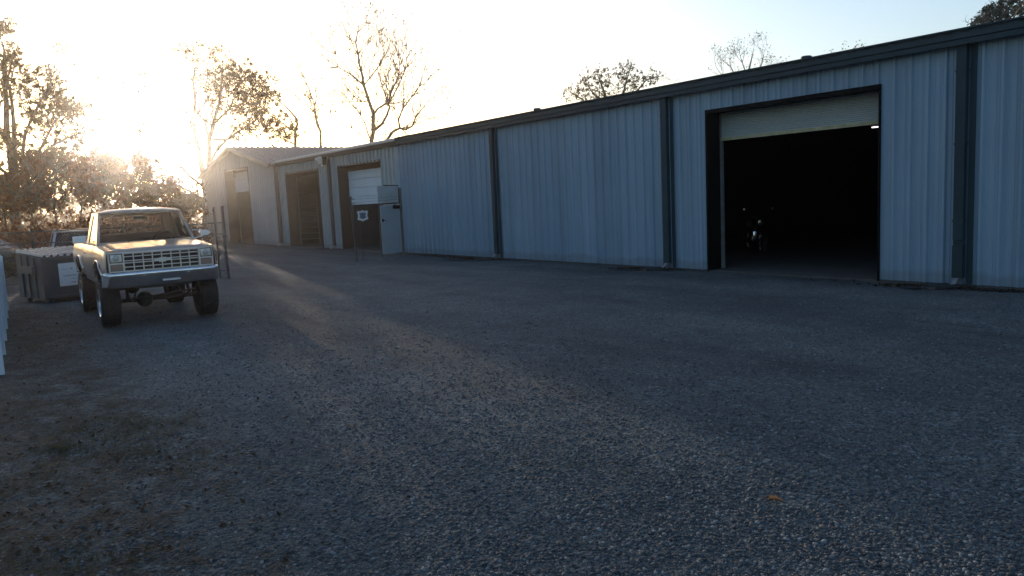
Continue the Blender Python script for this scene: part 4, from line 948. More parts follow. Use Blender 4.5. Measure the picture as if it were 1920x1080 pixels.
# ------------------------------------------------------------------ things inside the doorways
ld_ = thing('step_ladder', 'tall rolling metal ladder standing inside the left brown doorway', 'ladder', (-40.55, WY+1.15, 0.03), R(68))
mb = MB()
for s_ in (1, -1): mb.tube([(s_*0.55, 0, 0), (s_*0.50, 0.85, 3.0)], 0.03, 8)
mb.build('side_rails', mat('ladder_steel', (0.20, 0.18, 0.16), 0.4, 0.3), ld_)
for k in range(9):
    z = 0.28+0.32*k; y = 0.85*z/3.0; mb = MB(); mb.box((0, y, z), (1.06, 0.14, 0.035), 0.004); mb.build('tread', MATS['ladder_steel'], ld_)
mb = MB()
for s_ in (1, -1): mb.tube([(s_*0.55, 1.3, 0), (s_*0.50, 0.9, 3.0)], 0.022, 8)
mb.tube([(-0.54, 1.22, 0.6), (0.54, 1.22, 0.6)], 0.018, 6); mb.build('rear_frame', M_galvd, ld_)

def motorcycle():
    q = on_z(1408, 500, 0.02); r = ray(1408, 500); t = thing('motorcycle', 'dark motorcycle standing nose-out inside the large black doorway', 'motorcycle', (-13.9, WY+4.6, 0.025), R(-40))
    tyr = lambda x: (x, 0, 0.33)
    for x, nm in ((0, 'front_wheel'), (-1.45, 'rear_wheel')):
        mb = MB(); mb.lathe([(0.24, -0.045), (0.30, -0.06), (0.33, 0), (0.30, 0.06), (0.24, 0.045)], tyr(x), 'y', 28); wv = mb.build(nm, M_tire, t, smooth=True)
        mb = MB(); mb.lathe([(0.24, -0.03), (0.235, 0), (0.24, 0.03)], tyr(x), 'y', 28); mb.tube([(x, -0.09, 0.33), (x, 0.09, 0.33)], 0.03, 10)
        for k in range(10): a = 2*math.pi*k/10; mb.tube([(x, 0, 0.33), (x+0.235*math.cos(a), 0, 0.33+0.235*math.sin(a))], 0.005, 4)
        mb.build('rim', M_chrome, wv)
    mb = MB()
    for s_ in (1, -1): mb.tube([(0, s_*0.10, 0.33), (-0.32, s_*0.09, 1.02)], 0.022, 8)
    mb.build('fork', M_chrome, t)
    mb = MB(); mb.tube([(-0.48, -0.43, 1.10), (-0.36, -0.25, 1.10), (-0.32, 0, 1.03), (-0.36, 0.25, 1.10), (-0.48, 0.43, 1.10)], 0.013, 8)
    for s_ in (1, -1): mb.tube([(-0.40, s_*0.30, 1.11), (-0.34, s_*0.40, 1.30)], 0.006, 6); mb.lathe([(0.055, -0.01), (0.05, 0.012), (0.001, 0.016)], (-0.33, s_*0.42, 1.32), 'x', 12)
    mb.build('handlebar', M_chrome, t, smooth=True, autos=40)
    mb = MB(); mb.lathe([(0.001, -0.15), (0.07, -0.12), (0.095, 0), (0.09, 0.02), (0.001, 0.03)], (-0.12, 0, 0.92), 'x', 16); mb.build('headlight', M_chrome, t, smooth=True, autos=40)
    mb = MB(); mb.tube([(-0.35, 0, 0.92), (-0.55, 0, 0.95), (-0.85, 0, 0.86)], [0.09, 0.15, 0.08], 12); mb.build('fuel_tank', M_black, t, smooth=True)
    mb = MB(); mb.tube([(-0.82, 0, 0.82), (-1.1, 0, 0.78), (-1.55, 0, 0.86)], [0.10, 0.13, 0.08], 10); mb.build('saddle', M_seat, t, smooth=True)
    mb = MB(); mb.box((-0.68, 0, 0.50), (0.40, 0.30, 0.34), 0.05); mb.tube([(-0.62, 0, 0.62), (-0.52, 0, 0.84)], 0.09, 10); mb.tube([(-0.62, 0, 0.62), (-0.84, 0, 0.80)], 0.08, 10); mb.build('engine', M_chrome, t, smooth=True, autos=40)
    mb = MB(); mb.tube([(-0.36, 0, 0.92), (-0.42, 0.0, 0.35), (-0.95, 0, 0.34), (-1.45, 0.09, 0.33)], 0.022, 8); mb.tube([(-0.36, 0, 0.9), (-1.2, 0, 0.72), (-1.45, -0.09, 0.33)], 0.02, 8); mb.build('frame', M_black, t)
    mb = MB(); mb.tube([(-0.55, -0.16, 0.62), (-0.40, -0.17, 0.30), (-1.5, -0.19, 0.28)], [0.022, 0.025, 0.04], 8); mb.build('exhaust', M_chrome, t, smooth=True)
    mb = MB(); mb.grid(12, 5, lambda i, j: (0.37*math.cos(R(15+120*i)), (j-0.5)*0.14, 0.33+0.37*math.sin(R(15+120*i)))); mb.build('mudguard', M_black, t, smooth=True)
motorcycle()
# lit strip light seen at the right edge of the big doorway
q = Vector((0, 0, CH)); r = ray(1645, 238); tt = (WY+9.0)/r.y; q = q+r*tt
lf = thing('strip_light', 'lit strip light under the ceiling inside the large black doorway', 'ceiling light', (q.x-0.05, q.y, q.z), 0)
me_ = bpy.data.materials.new('lit_tube'); me_.use_nodes = True; pp = me_.node_tree.nodes['Principled BSDF']; pp.inputs['Emission Color'].default_value = (1.0, 0.85, 0.9, 1); pp.inputs['Emission Strength'].default_value = 1.2
mb = MB(); mb.box((0, 0, 0.05), (0.28, 0.12, 0.05), 0.005); mb.build('housing', M_white, lf)
mb = MB(); mb.tube([(-0.13, 0, 0), (0.13, 0, 0)], 0.016, 8); mb.build('tube', me_, lf)
mb = MB(); mb.tube([(0, 0, 0.07), (0, 0, 4.3-q.z)], 0.006, 5); mb.build('hanger', M_galvd, lf)
# splash blocks and bricks of wet soil where the downspouts drain
for x, lb in ((-21.06, 'left of the centre wall bay'), (-13.44, 'just left of the large black doorway'), (-6.36, 'right of the large black doorway')):
    t = thing('splash_block', 'dark damp concrete splash block under the downspout '+lb, 'splash block', (x-0.10, WY-0.48, 0.0), R(-18), group='splash blocks under the downspouts')
    mb = MB(); mb.prism([(-0.15, 0.0), (-0.15, 0.07), (-0.11, 0.07), (-0.09, 0.035), (0.09, 0.035), (0.11, 0.07), (0.15, 0.07), (0.15, 0.0)], -0.34, 0.24, 'y'); mb.build('trough', mat('damp_concrete', (0.035, 0.035, 0.035), 0.5, var=0.4, vscale=6), t)
# ------------------------------------------------------------------ trees
rng = np.random.default_rng(7)
def leaf_cloud(centres, n_each, spread, size, sub=7, flat=0.85, r=rng, subspread=0.16, wide=0.8):
    """small four-cornered leaves gathered in uneven clumps round each centre"""
    out = []
    for c, sp, n in zip(centres, spread, n_each):
        k = max(2, int(sub*r.uniform(0.7, 1.4))); sc = r.normal(0, 1, (k, 3)); sc /= np.maximum(1, np.linalg.norm(sc, axis=1, keepdims=True)/2.0)
        sc = sc*sp*np.array([1, 1, flat])*wide+np.array(c)
        wts = r.dirichlet(np.ones(k)*1.2); idx = r.choice(k, size=n, p=wts)
        p = sc[idx]+r.normal(0, 1, (n, 3))*sp*subspread
        out.append(p)
    P = np.concatenate(out); n = len(P)
    a = r.normal(0, 1, (n, 3)); a /= np.linalg.norm(a, axis=1, keepdims=True)
    b = np.cross(a, r.normal(0, 1, (n, 3))); b /= np.linalg.norm(b, axis=1, keepdims=True)
    s = size*r.uniform(0.55, 1.25, (n, 1))
    V = np.stack([P-a*s, P+b*s*0.55-a*s*0.1, P+a*s, P-b*s*0.55+a*s*0.15], axis=1).reshape(-1, 3)
    return V
def twig(mb, p, d, L, r0, lvl, rr, tips, seg=4, up=0.25, nch=3, bend=0.35):
    n = 4 if lvl > 0 else 3; pts = [Vector(p)]; d = Vector(d).normalized(); q = Vector(p)
    for i in range(n):
        d = (d+Vector((rr.gauss(0, bend), rr.gauss(0, bend), rr.gauss(0, bend)+up*0.4))*0.45).normalized(); q = q+d*(L/n); pts.append(q.copy())
    rad = [max(0.006, r0*(1-0.7*i/n)) for i in range(n+1)]
    mb.tube(pts, rad, seg if lvl > 0 else 3, cap=False)
    tips.append(q.copy())
    if lvl > 0:
        for k in range(nch):
            f = rr.uniform(0.35, 1.0); i = min(n-1, int(f*n)); b = pts[i].lerp(pts[i+1], f*n-i)
            t = (pts[i+1]-pts[i]).normalized(); a = t.orthogonal().normalized(); a = Matrix.Rotation(rr.uniform(0, 6.283), 3, t) @ a
            ang = rr.uniform(0.4, 0.95); twig(mb, b, t*math.cos(ang)+a*math.sin(ang)+Vector((0, 0, up)), L*rr.uniform(0.45, 0.72), rad[i]*0.7, lvl-1, rr, tips, seg, up, nch, bend)
def traced(name, label, cat, depth, limbs, seed, group=None, bark=None, twn=6, twL=1.6, lvl=2, twr=0.02, blobs=None, bn=220, bsz=0.11, lm=None, br=10.0, extra=None, leaftips=0, jit=1.2, from_frac=0.45, up=0.3, sub=7, seg=7, thick=1.15, wide=1.15):
    """limbs: (list of photo pixels, start width px, end width px); each gets its own depth so the crown is round"""
    rr = random.Random(seed); s = depth/CAMF; bark = bark or M_bark
    b0 = at_depth(*limbs[0][0][0], depth); root = Vector((b0.x, b0.y, 0))
    t = thing(name, label, cat, root, 0, group)
    mb = MB(); tips = []; nodes = []; ends = {}
    first = True
    for pts, w0, w1 in limbs:
        key = pts[0]; dj = ends.get(key, 0.0); slope = rr.uniform(-jit, jit)
        P = []
        for i, q in enumerate(pts):
            dd = dj+slope*i*0.9; ends.setdefault(q, dd); P.append(at_depth(q[0], q[1], depth+dd))
        rad = [max(0.02, (w0+(w1-w0)*i/(len(pts)-1))*s/2*thick) for i in range(len(pts))]
        if first:
            P = [root-Vector((0, 0, 0.3)), root+(P[0]-root)*0.5+Vector((rr.gauss(0, .1), rr.gauss(0, .1), 0))]+P; rad = [rad[0]*1.5, rad[0]*1.08]+rad; first = False
        # smooth subdivision with small crooks
        Q = []; RR = []
        for i in range(len(P)-1):
            k = max(1, int((P[i+1]-P[i]).length/0.7))
            for j in range(k):
                f = j/k; v = P[i].lerp(P[i+1], f); wob = 0.035*(1 if j else 0); Q.append(v+Vector((rr.gauss(0, wob), rr.gauss(0, wob), rr.gauss(0, wob)))); RR.append(rad[i]*(1-f)+rad[i+1]*f)
        Q.append(P[-1]); RR.append(rad[-1]); mb.tube(Q, RR, seg, cap=False)
        nodes += Q[1:]
        m = len(Q)
        for k in range(max(2, int(twn*len(pts)/5))):
            f = from_frac+(1-from_frac)*rr.random()**0.8; i = min(m-2, int(f*(m-1))); tg = (Q[i+1]-Q[i]).normalized()
            a = Matrix.Rotation(rr.uniform(0, 6.283), 3, tg) @ tg.orthogonal().normalized(); ang = rr.uniform(0.45, 1.0)
            twig(mb, Q[i], tg*math.cos(ang)+a*math.sin(ang)+Vector((0, 0, up)), twL*rr.uniform(0.6, 1.3), min(twr, RR[i]*0.7), lvl, rr, tips, 4, up)
        twig(mb, Q[-1], (Q[-1]-Q[-2]).normalized(), twL, min(RR[-1], twr*1.2), lvl, rr, tips, 4, up)
    cs = []; sp = []; nn = []
    if blobs:
        for bl in blobs:
            x, y = bl[0], bl[1]; rad = (bl[2] if len(bl) > 2 else br)*s
            c = at_depth(x, y, depth+rr.uniform(-1, 1)*jit*2.2)
            near = min(nodes, key=lambda v: (v-c).length+max(0, v.z-c.z)*1.5)
            mid = near.lerp(c, 0.5)+Vector((rr.gauss(0, .1), rr.gauss(0, .1), -0.12*(c-near).length)); mb.tube([near, mid, c], [0.035, 0.022, 0.01], 4, cap=False)
            for k in range(6): twig(mb, mid.lerp(c, rr.uniform(0.2, 1)), Vector((rr.gauss(0, 1), rr.gauss(0, 1), rr.gauss(0.2, 1))), rad*1.9, 0.018, 1, rr, tips, 3, up)
            cs.append(tuple(c)); sp.append(rad); nn.append(int(bn*(rad/(br*s))**2*rr.uniform(0.6, 1.3)))
    if extra: extra(mb, rr, cs, sp, nn, root)
    if leaftips:
        for tp in tips:
            if rr.random() < leaftips: cs.append(tuple(tp)); sp.append(0.22); nn.append(rr.randint(3, 9))
    mb.build('trunk', bark, t, world=True, smooth=True)
    if cs:
        V = leaf_cloud(cs, nn, sp, bsz, sub=sub*4, wide=wide); V = V-np.array(root)
        quads_np('crown', V, 4, lm or M_leafa, t)
    return t
def cv(pts, ox, oy, sc): return [(ox+x/sc, oy+y/sc) for x, y in pts]
c5 = lambda *p: cv(p, 480, 20, 3.856)
c4 = lambda *p: cv(p, 0, 20, 2.7)
c7 = lambda *p: cv(p, 0, 20, 4.91)
c8 = lambda *p: cv(p, 280, 60, 4.91)
c6 = lambda *p: cv(p, 1000, 0, 2.087)
c1 = lambda *p: cv(p, 1760, 0, 9.0)

traced('bare_tree', 'tall leafless tree with forked trunk rising behind the roof junction', 'tree', 66, [
    (c5((835, 950), (850, 870), (850, 750), (815, 650), (780, 540), (765, 450), (745, 380), (740, 320), (720, 230), (735, 160), (745, 100)), 8.5, 1.2),
    (c5((850, 870), (910, 820), (945, 760), (965, 700), (955, 670), (1000, 540), (1030, 470), (1040, 400), (1030, 330), (1010, 270)), 6, 0.9),
    (c5((955, 670), (1020, 560), (1075, 430), (1090, 350), (1085, 220)), 3.2, 0.9), (c5((955, 670), (915, 560), (880, 450)), 2.6, 0.8),
    (c5((850, 750), (880, 710), (930, 675), (955, 670)), 4.2, 3.2),
    (c5((780, 540), (690, 465), (600, 410), (530, 370), (470, 320)), 3.6, 0.8), (c5((690, 465), (640, 390), (580, 320), (545, 260), (530, 200)), 2.2, 0.8),
    (c5((780, 540), (820, 490), (890, 400), (930, 330), (955, 270)), 3.2, 0.8), (c5((820, 490), (820, 400), (850, 340), (875, 270), (865, 200)), 2.0, 0.8),
    (c5((740, 320), (680, 290), (640, 250)), 2.2, 0.8), (c5((720, 230), (670, 200), (640, 130)), 2.0, 0.8), (c5((740, 320), (765, 280), (810, 240), (820, 170)), 2.0, 0.8),
    (c5((815, 650), (770, 660), (720, 630), (690, 590), (660, 560)), 3.2, 0.8), (c5((835, 950), (790, 820), (730, 710), (660, 650), (635, 590)), 3.4, 0.8),
    (c5((835, 950), (760, 900), (700, 850), (640, 825), (570, 805)), 2.2, 0.8)], 11, group='leafless trees behind the sheds', bark=M_barkb, twn=12, twL=2.8, lvl=2, twr=0.042, jit=0.5, thick=0.95, leaftips=0.10, bsz=0.09, lm=M_leafb)
traced('bare_tree', 'crooked low-branching leafless tree just right of the tall forked one', 'tree', 64, [
    (c5((950, 930), (990, 875), (1040, 850), (1085, 860), (1130, 835), (1150, 780), (1200, 710), (1240, 660), (1275, 620)), 6.5, 0.9),
    (c5((1040, 850), (1030, 790), (1060, 710), (1120, 630), (1180, 550), (1220, 510)), 4.5, 0.8), (c5((1180, 550), (1210, 440), (1250, 360)), 1.6, 0.8),
    (c5((1030, 790), (1000, 720), (985, 670)), 2, 0.8), (c5((1130, 835), (1170, 780), (1220, 760), (1300, 775)), 1.8, 0.8)], 12, group='leafless trees behind the sheds', bark=M_barkb, twn=12, twL=2.5, lvl=2, twr=0.04, jit=0.5, thick=0.95, leaftips=0.12, bsz=0.09, lm=M_leafb)
traced('bare_tree', 'slender leafless tree behind the ridge of the gabled shed', 'tree', 70, [
    (c5((468, 970), (468, 880), (440, 800), (425, 740), (425, 690), (410, 640), (380, 560), (350, 490), (315, 410), (320, 330)), 5.2, 0.9),
    (c5((425, 740), (370, 680), (320, 645), (260, 605), (185, 540)), 2.6, 0.8), (c5((410, 640), (360, 620), (300, 570), (250, 540)), 1.8, 0.7),
    (c5((425, 690), (440, 640), (430, 560), (410, 450)), 2.6, 0.8), (c5((468, 880), (490, 820), (530, 765), (570, 735), (600, 680)), 2, 0.7), (c5((440, 800), (410, 750)), 1.6, 0.7)], 13, group='leafless trees behind the sheds', bark=M_barkb, twn=12, twL=2.5, lvl=2, twr=0.04, jit=0.5, thick=0.95, leaftips=0.08, bsz=0.09, lm=M_leafb)
traced('leaning_tree', 'bowed tree arching left over the gabled shed with leaves on its left side', 'tree', 62, [
    (c5((285, 970), (285, 870), (300, 820), (285, 770), (230, 710), (170, 655), (120, 620), (60, 590)), 5.4, 1.0),
    (c5((285, 870), (265, 830), (250, 780), (225, 745)), 2, 0.8), (c5((285, 870), (230, 845), (180, 800), (120, 770), (40, 730)), 3, 0.8), (c5((285, 970), (200, 930), (130, 890), (60, 830)), 3, 0.8)], 14, bark=M_bark, twn=4, twL=1.2, lvl=1, jit=0.6, from_frac=0.6,
    blobs=[(x, y, 11) for x, y in c8((1070, 720), (1150, 800), (1240, 840), (1180, 900), (1100, 930), (1200, 960), (1300, 900), (1310, 960), (1000, 900), (1130, 660), (1260, 940), (1050, 840))], bn=330, bsz=0.075, lm=M_leafa, br=10)

big = [(x, y, 12) for x, y in c8((1080, 600), (1010, 640), (1100, 560), (940, 520), (1040, 780), (1120, 860), (330, 210), (420, 165), (460, 140), (520, 200), (650, 170), (800, 300), (850, 310), (970, 390), (1050, 450), (1080, 520), (900, 430), (1020, 560), (760, 390), (720, 430), (800, 440), (720, 550), (860, 560), (800, 640), (800, 720), (650, 640), (620, 600), (680, 480), (950, 660), (870, 700), (850, 740), (920, 560), (480, 500), (560, 420), (540, 470), (960, 470), (1000, 460), (780, 780), (690, 720), (620, 700), (540, 830), (600, 850), (480, 860), (660, 430), (650, 300), (470, 320), (880, 620), (990, 720), (930, 900), (1010, 850), (780, 920), (840, 960))]
low = [(x, y, 9) for x, y in c4((820, 770), (880, 800), (950, 790), (780, 800), (850, 860), (920, 860), (960, 940), (880, 930), (800, 960), (900, 990), (990, 980), (840, 1010), (960, 1020), (1010, 1000), (700, 840), (760, 880))]
traced('autumn_oak', 'tall spreading oak with thin brown leaves just left of the gabled shed', 'tree', 58, [
    ([(387, 398), (385, 353), (374, 287), (361, 242), (366, 198), (362, 150), (372, 110)], 9, 1.4),
    ([(387, 398), (392, 340), (393, 309), (392, 262), (401, 232), (412, 190), (415, 150), (418, 118)], 9.5, 1.3),
    ([(392, 262), (384, 225), (372, 215), (366, 198)], 3.5, 2.0), ([(401, 232), (430, 205), (443, 175), (440, 150)], 3.4, 1.0),
    ([(392, 262), (425, 262), (450, 245), (478, 228), (482, 205)], 4.2, 1.2), ([(393, 309), (405, 285), (425, 262)], 3.6, 3.0),
    ([(385, 353), (355, 330), (344, 316), (322, 306), (303, 301)], 4.0, 0.9), ([(387, 398), (370, 372), (355, 357), (322, 342), (292, 331)], 5.2, 1.0), ([(370, 372), (340, 362), (305, 358), (274, 356)], 3.0, 0.8),
    ([(374, 287), (350, 262), (336, 240)], 3.0, 0.9), ([(361, 242), (352, 215), (345, 190)], 2.2, 0.8)], 21, bark=M_barkb, twn=11, twL=2.5, lvl=2, twr=0.045, jit=0.8, blobs=big+low, bn=270, bsz=0.078, lm=M_leafa, br=10, sub=11, thick=1.5)
oakb = [(x, y, 10) for x, y in c7((40, 150), (0, 180), (80, 140), (130, 375), (100, 390), (120, 490), (160, 480), (30, 480), (10, 470), (310, 590), (280, 600), (430, 540), (480, 590), (500, 690), (340, 700), (270, 650), (500, 780), (440, 750), (580, 850), (640, 900), (700, 870), (740, 900), (480, 880), (600, 920), (300, 900), (350, 860), (280, 1000), (330, 960), (420, 930), (400, 1020), (520, 1020), (190, 770), (230, 810), (40, 680), (10, 620), (30, 760), (460, 820), (560, 800), (690, 950), (570, 720), (150, 640))]
oakb += [(x, y, 13) for x, y in [(10, 250), (25, 262), (45, 285), (20, 300), (50, 310), (75, 300), (95, 285), (115, 275), (140, 255), (160, 240), (35, 335), (65, 335), (90, 325), (120, 310), (150, 300), (165, 270), (15, 350), (5, 385), (40, 365), (70, 365), (100, 350), (130, 340), (-20, 200), (-30, 260), (-25, 320), (-45, 150), (-60, 220), (-50, 300), (85, 240), (60, 250), (100, 215)]]
traced('oak_tree', 'large dark-leaved oak filling the upper left corner behind the fence', 'tree', 46, [
    ([(28, 405), (26, 340), (20, 279), (12, 230), (10, 170), (9, 120), (8, 95), (0, 70)], 13, 1.6),
    ([(26, 340), (28, 290), (26, 240), (22, 190), (14, 150), (20, 125), (28, 97)], 8, 1.2),
    ([(28, 405), (45, 350), (41, 300), (47, 252), (60, 220), (78, 185), (95, 160), (98, 130)], 7, 1.2),
    ([(45, 350), (63, 301), (100, 272), (130, 257), (150, 250), (170, 243)], 5, 1.0), ([(63, 301), (85, 262), (100, 232), (125, 205), (150, 190)], 4.5, 1.0),
    ([(28, 405), (60, 365), (95, 330), (125, 300), (150, 292)], 4.5, 1.0), ([(20, 279), (-10, 230), (-30, 180), (-45, 140)], 6, 1.2), ([(26, 340), (-15, 300), (-40, 280)], 5, 1.2)], 22, bark=M_bark, twn=8, twL=2.1, lvl=2, twr=0.045, jit=0.8, blobs=oakb, bn=430, bsz=0.074, lm=M_leafb, br=11, sub=11, thick=1.4)
def bushy(px, ptop, depth, seed, label, lm, wpx=26, n=200, group='small trees along the far fence', name='young_tree', base=None, gap=1.0):
    rr = random.Random(seed); hb = 405 if base is None else base; H = hb-ptop; limbs = []
    x0 = px; trunk = [(x0, hb)]
    for k in range(1, 6): trunk.append((x0+rr.uniform(-4, 4), hb-H*k/5.4))
    limbs.append((trunk, 3.4, 0.8)); bl = []
    for k in range(7):
        i = rr.randint(1, 4); q = trunk[i]; sd_ = rr.choice((-1, 1)); ex = (q[0]+sd_*rr.uniform(0.4, 1.0)*wpx, q[1]-rr.uniform(5, 28)); md = ((q[0]+ex[0])/2, (q[1]+ex[1])/2+3)
        limbs.append(([q, md, ex], 1.6, 0.6)); bl.append((ex[0], ex[1], 8)); bl.append((md[0]+rr.uniform(-6, 6), md[1]-rr.uniform(2, 9), 8))
    for k in range(int(12*gap)):
        f = rr.random(); y = hb-H*(0.12+0.88*f); wd = wpx*(1.05-0.75*f*f); bl.append((x0+rr.uniform(-wd, wd), y, rr.uniform(6, 10)))
    return traced(name, label, 'tree', depth, limbs, seed, group, M_bark, twn=5, twL=1.3, lvl=1, twr=0.025, blobs=bl, bn=int(n*1.9), bsz=0.07, lm=lm, br=9, jit=0.8, sub=6)
bushy(60, 300, 40, 31, 'dense russet young tree below the large oak at the far left', M_leafr, 30, 230, gap=1.6)
bushy(104, 288, 43, 32, 'broad dull-green young tree right of the large oak', M_leafb, 32, 230, gap=1.6)
bushy(152, 300, 41, 33, 'russet young tree above the silver wagon', M_leafr, 28, 220, gap=1.5)
bushy(192, 282, 45, 34, 'olive young tree directly below the sun glow', M_leafb, 24, 200, gap=1.4)
bushy(228, 288, 46, 35, 'low brown young tree over the left part of the truck cab', M_leafa, 24, 240, gap=1.7)  # crown raised and thickened to keep low sun off the gravel
bushy(262, 292, 50, 38, 'thin leaning sapling over the middle of the truck cab', M_leafa, 26, 240, gap=1.8)  # foliage made taller and denser here to block the sun
bushy(302, 328, 48, 36, 'short russet bush-like tree over the right part of the truck cab', M_leafa, 26, 170, gap=1.2)
bushy(345, 366, 50, 37, 'low olive tree between the truck cab and the gabled shed', M_leafb, 26, 190, gap=1.3)
bushy(8, 330, 38, 39, 'russet young tree cut by the left edge of the view', M_leafr, 30, 220, gap=1.5)
traced('tree_over_roof', 'round-topped tree with brown leaves showing above the middle of the warehouse roof', 'tree', 58, [
    ([(1146, 300), (1146, 240), (1142, 200), (1130, 165), (1122, 145)], 9, 1.5), ([(1146, 240), (1165, 195), (1172, 160), (1180, 135)], 6, 1.2),
    ([(1146, 240), (1110, 205), (1090, 185), (1072, 175)], 5, 1.0), ([(1165, 195), (1195, 170), (1212, 150), (1225, 145)], 4, 1.0), ([(1142, 200), (1108, 170), (1098, 152)], 3, 1.0)], 41, group='treetops over the warehouse roof', bark=M_bark, twn=5, twL=1.3, lvl=2, jit=0.7,
    blobs=[(x, y, 8.5) for x, y in c6((130, 385), (160, 365), (190, 345), (215, 315), (235, 290), (265, 285), (290, 320), (265, 345), (225, 350), (320, 285), (345, 275), (380, 262), (385, 300), (350, 310), (425, 305), (450, 315), (475, 300), (400, 335), (330, 345), (290, 370), (200, 385), (370, 345), (250, 385), (320, 390), (400, 370))], bn=190, bsz=0.075, lm=M_leafa, br=9, sub=7)
traced('tree_over_roof', 'thin nearly leafless treetop peeping over the roof left of the large black doorway', 'tree', 75, [
    ([(1398, 260), (1398, 180), (1400, 140), (1408, 115), (1412, 98)], 6, 1.0), ([(1398, 180), (1380, 145), (1370, 125), (1360, 118)], 3, 0.8), ([(1398, 180), (1420, 140), (1430, 115), (1432, 103)], 3, 0.8), ([(1398, 180), (1365, 155), (1345, 130)], 2.5, 0.8), ([(1400, 140), (1392, 118), (1388, 105)], 2, 0.8), ([(1398, 180), (1435, 145), (1446, 120)], 2, 0.7)], 42, group='treetops over the warehouse roof', bark=M_barkb, twn=8, twL=1.5, lvl=2, twr=0.02, jit=0.5, leaftips=0.35, bsz=0.08, lm=M_leafa)
traced('tree_over_roof', 'dead brown twiggy treetop barely clearing the roof right of the small bare one', 'tree', 70, [
    ([(1590, 240), (1590, 150), (1592, 118), (1598, 107)], 5, 1.0), ([(1590, 150), (1575, 118), (1566, 108)], 2.5, 0.8), ([(1590, 150), (1606, 118), (1612, 106)], 2.5, 0.8)], 43, group='treetops over the warehouse roof', bark=M_bark, twn=5, twL=0.8, lvl=1, twr=0.02, jit=0.4, leaftips=0.5, bsz=0.09, lm=M_leafr)
sunb = [(x, y, 9) for x, y in [(120, 98), (108, 92), (150, 130), (185, 150), (210, 128), (240, 118), (268, 135), (300, 120), (322, 98), (340, 92), (200, 180), (230, 160), (260, 172), (290, 158), (310, 180), (175, 200), (215, 212), (245, 200), (275, 212), (300, 225), (190, 238), (225, 245), (255, 240), (285, 252), (240, 272), (210, 275), (268, 280), (180, 222), (330, 205), (232, 188), (250, 145), (222, 228), (262, 228), (205, 198), (285, 190)]]  # foliage filled in across the glare to filter the low sun
traced('thin_tree', 'thin-leaved tall tree almost swallowed by the glare straight in front of the sun', 'tree', 63, [
    ([(238, 402), (236, 340), (240, 290), (232, 240), (238, 190), (230, 150), (236, 110)], 7, 1.2), ([(240, 290), (262, 250), (280, 215), (300, 170), (318, 120)], 4, 1.0),
    ([(236, 340), (210, 290), (196, 240), (188, 190), (180, 150)], 4, 1.0), ([(232, 240), (212, 205), (204, 170)], 2.5, 0.8), ([(238, 190), (256, 160), (262, 130)], 2.2, 0.8)], 23, bark=M_barkb, twn=5, twL=1.5, lvl=2, twr=0.02, jit=0.9, blobs=sunb, bn=520, bsz=0.08, lm=M_leafa, br=11, sub=12)
def pinex(mb, rr, cs, sp, nn, root):
    for k in range(46):
        z = rr.uniform(9.5, 17.5); a = rr.uniform(0, 6.283); R_ = (18.3-z)*0.52+0.4; p = root+Vector((R_*math.cos(a)*rr.uniform(0.5, 1), R_*math.sin(a)*rr.uniform(0.5, 1), z))
        if (p-Vector((0, 0, CH))).dot(CF) > 0:
            d = p-Vector((0, 0, CH)); k2 = d.dot(CF); X = 960+CAMF*d.dot(CR)/k2; Y = 540-CAMF*d.dot(CU)/k2
            if X < 1900 and Y > -12 or X < 1868: continue
        mb.tube([Vector((root.x, root.y, z-0.6)), p], [0.05, 0.015], 5, cap=False); cs.append(tuple(p)); sp.append(0.6); nn.append(170)
traced('pine_tree', 'dark green pine showing over the roof at the upper right corner', 'tree', 38, [
    ([(1880, 330), (1879, 200), (1878, 100), (1876, 12), (1875, -60), (1874, -150)], 10, 4), ([(1879, 100), (1862, 50), (1850, 25), (1856, 14)], 3, 1.0), ([(1878, 100), (1840, 52), (1825, 46)], 2.6, 1.0), ([(1876, 12), (1900, 20), (1915, 10)], 3, 1.2), ([(1878, 100), (1900, 60), (1918, 40)], 3, 1.2)], 44, bark=M_bark, twn=2, twL=0.6, lvl=1, twr=0.018, jit=0.5,
    wide=0.7, blobs=[(x, y, 5.5) for x, y in c1((880, 110), (860, 140), (800, 170), (770, 195), (800, 240), (850, 235), (780, 280), (630, 320), (615, 370), (690, 350), (700, 390), (560, 430), (620, 420), (740, 330), (960, 170), (930, 220), (1000, 230), (980, 280), (900, 290), (1080, 180), (1150, 200), (1100, 250), (1180, 140), (1200, 60), (1260, 40), (1300, 110), (1150, 280), (1240, 230), (1330, 200), (1400, 150), (1420, 220), (1380, 60), (1350, 10), (1080, 60), (1120, 20), (850, 360), (950, 340), (1040, 310))], bn=150, bsz=0.055, lm=M_leafg, br=6, extra=pinex, sub=5)

# ------------------------------------------------------------------ undergrowth beyond the fence, far wood
def undergrowth():
    cs = []; sp = []; nn = []; r = np.random.default_rng(3)
    for k in range(620):
        u = r.uniform(-0.05, 1); dep = r.uniform(31, 52); px = -260+u*625
        p = at_depth(px, 410, dep); z = abs(r.normal(0, 0.8))+0.15
        z = min(z, 2.1+0.6*math.sin(px*0.05)); cs.append((p.x, p.y, z)); sp.append(r.uniform(0.45, 0.9)); nn.append(int(r.uniform(60, 150)))
    V = leaf_cloud(cs, nn, sp, 0.09, sub=16); o = quads_np('undergrowth', V, 4, M_leafr); tag(o, 'russet and brown undergrowth massed beyond the wire fence', 'undergrowth', kind='stuff')
    cs = []; sp = []; nn = []
    for k in range(260):
        px = r.uniform(-260, 330); dep = r.uniform(27, 38); p = at_depth(px, 410, dep); cs.append((p.x, p.y, abs(r.normal(0, 0.25)))); sp.append(0.4); nn.append(80)
    V = leaf_cloud(cs, nn, sp, 0.07, sub=14); o = quads_np('weeds', V, 4, M_leafb); tag(o, 'dull green weeds growing along the foot of the wire fence', 'weeds', kind='stuff')
undergrowth()
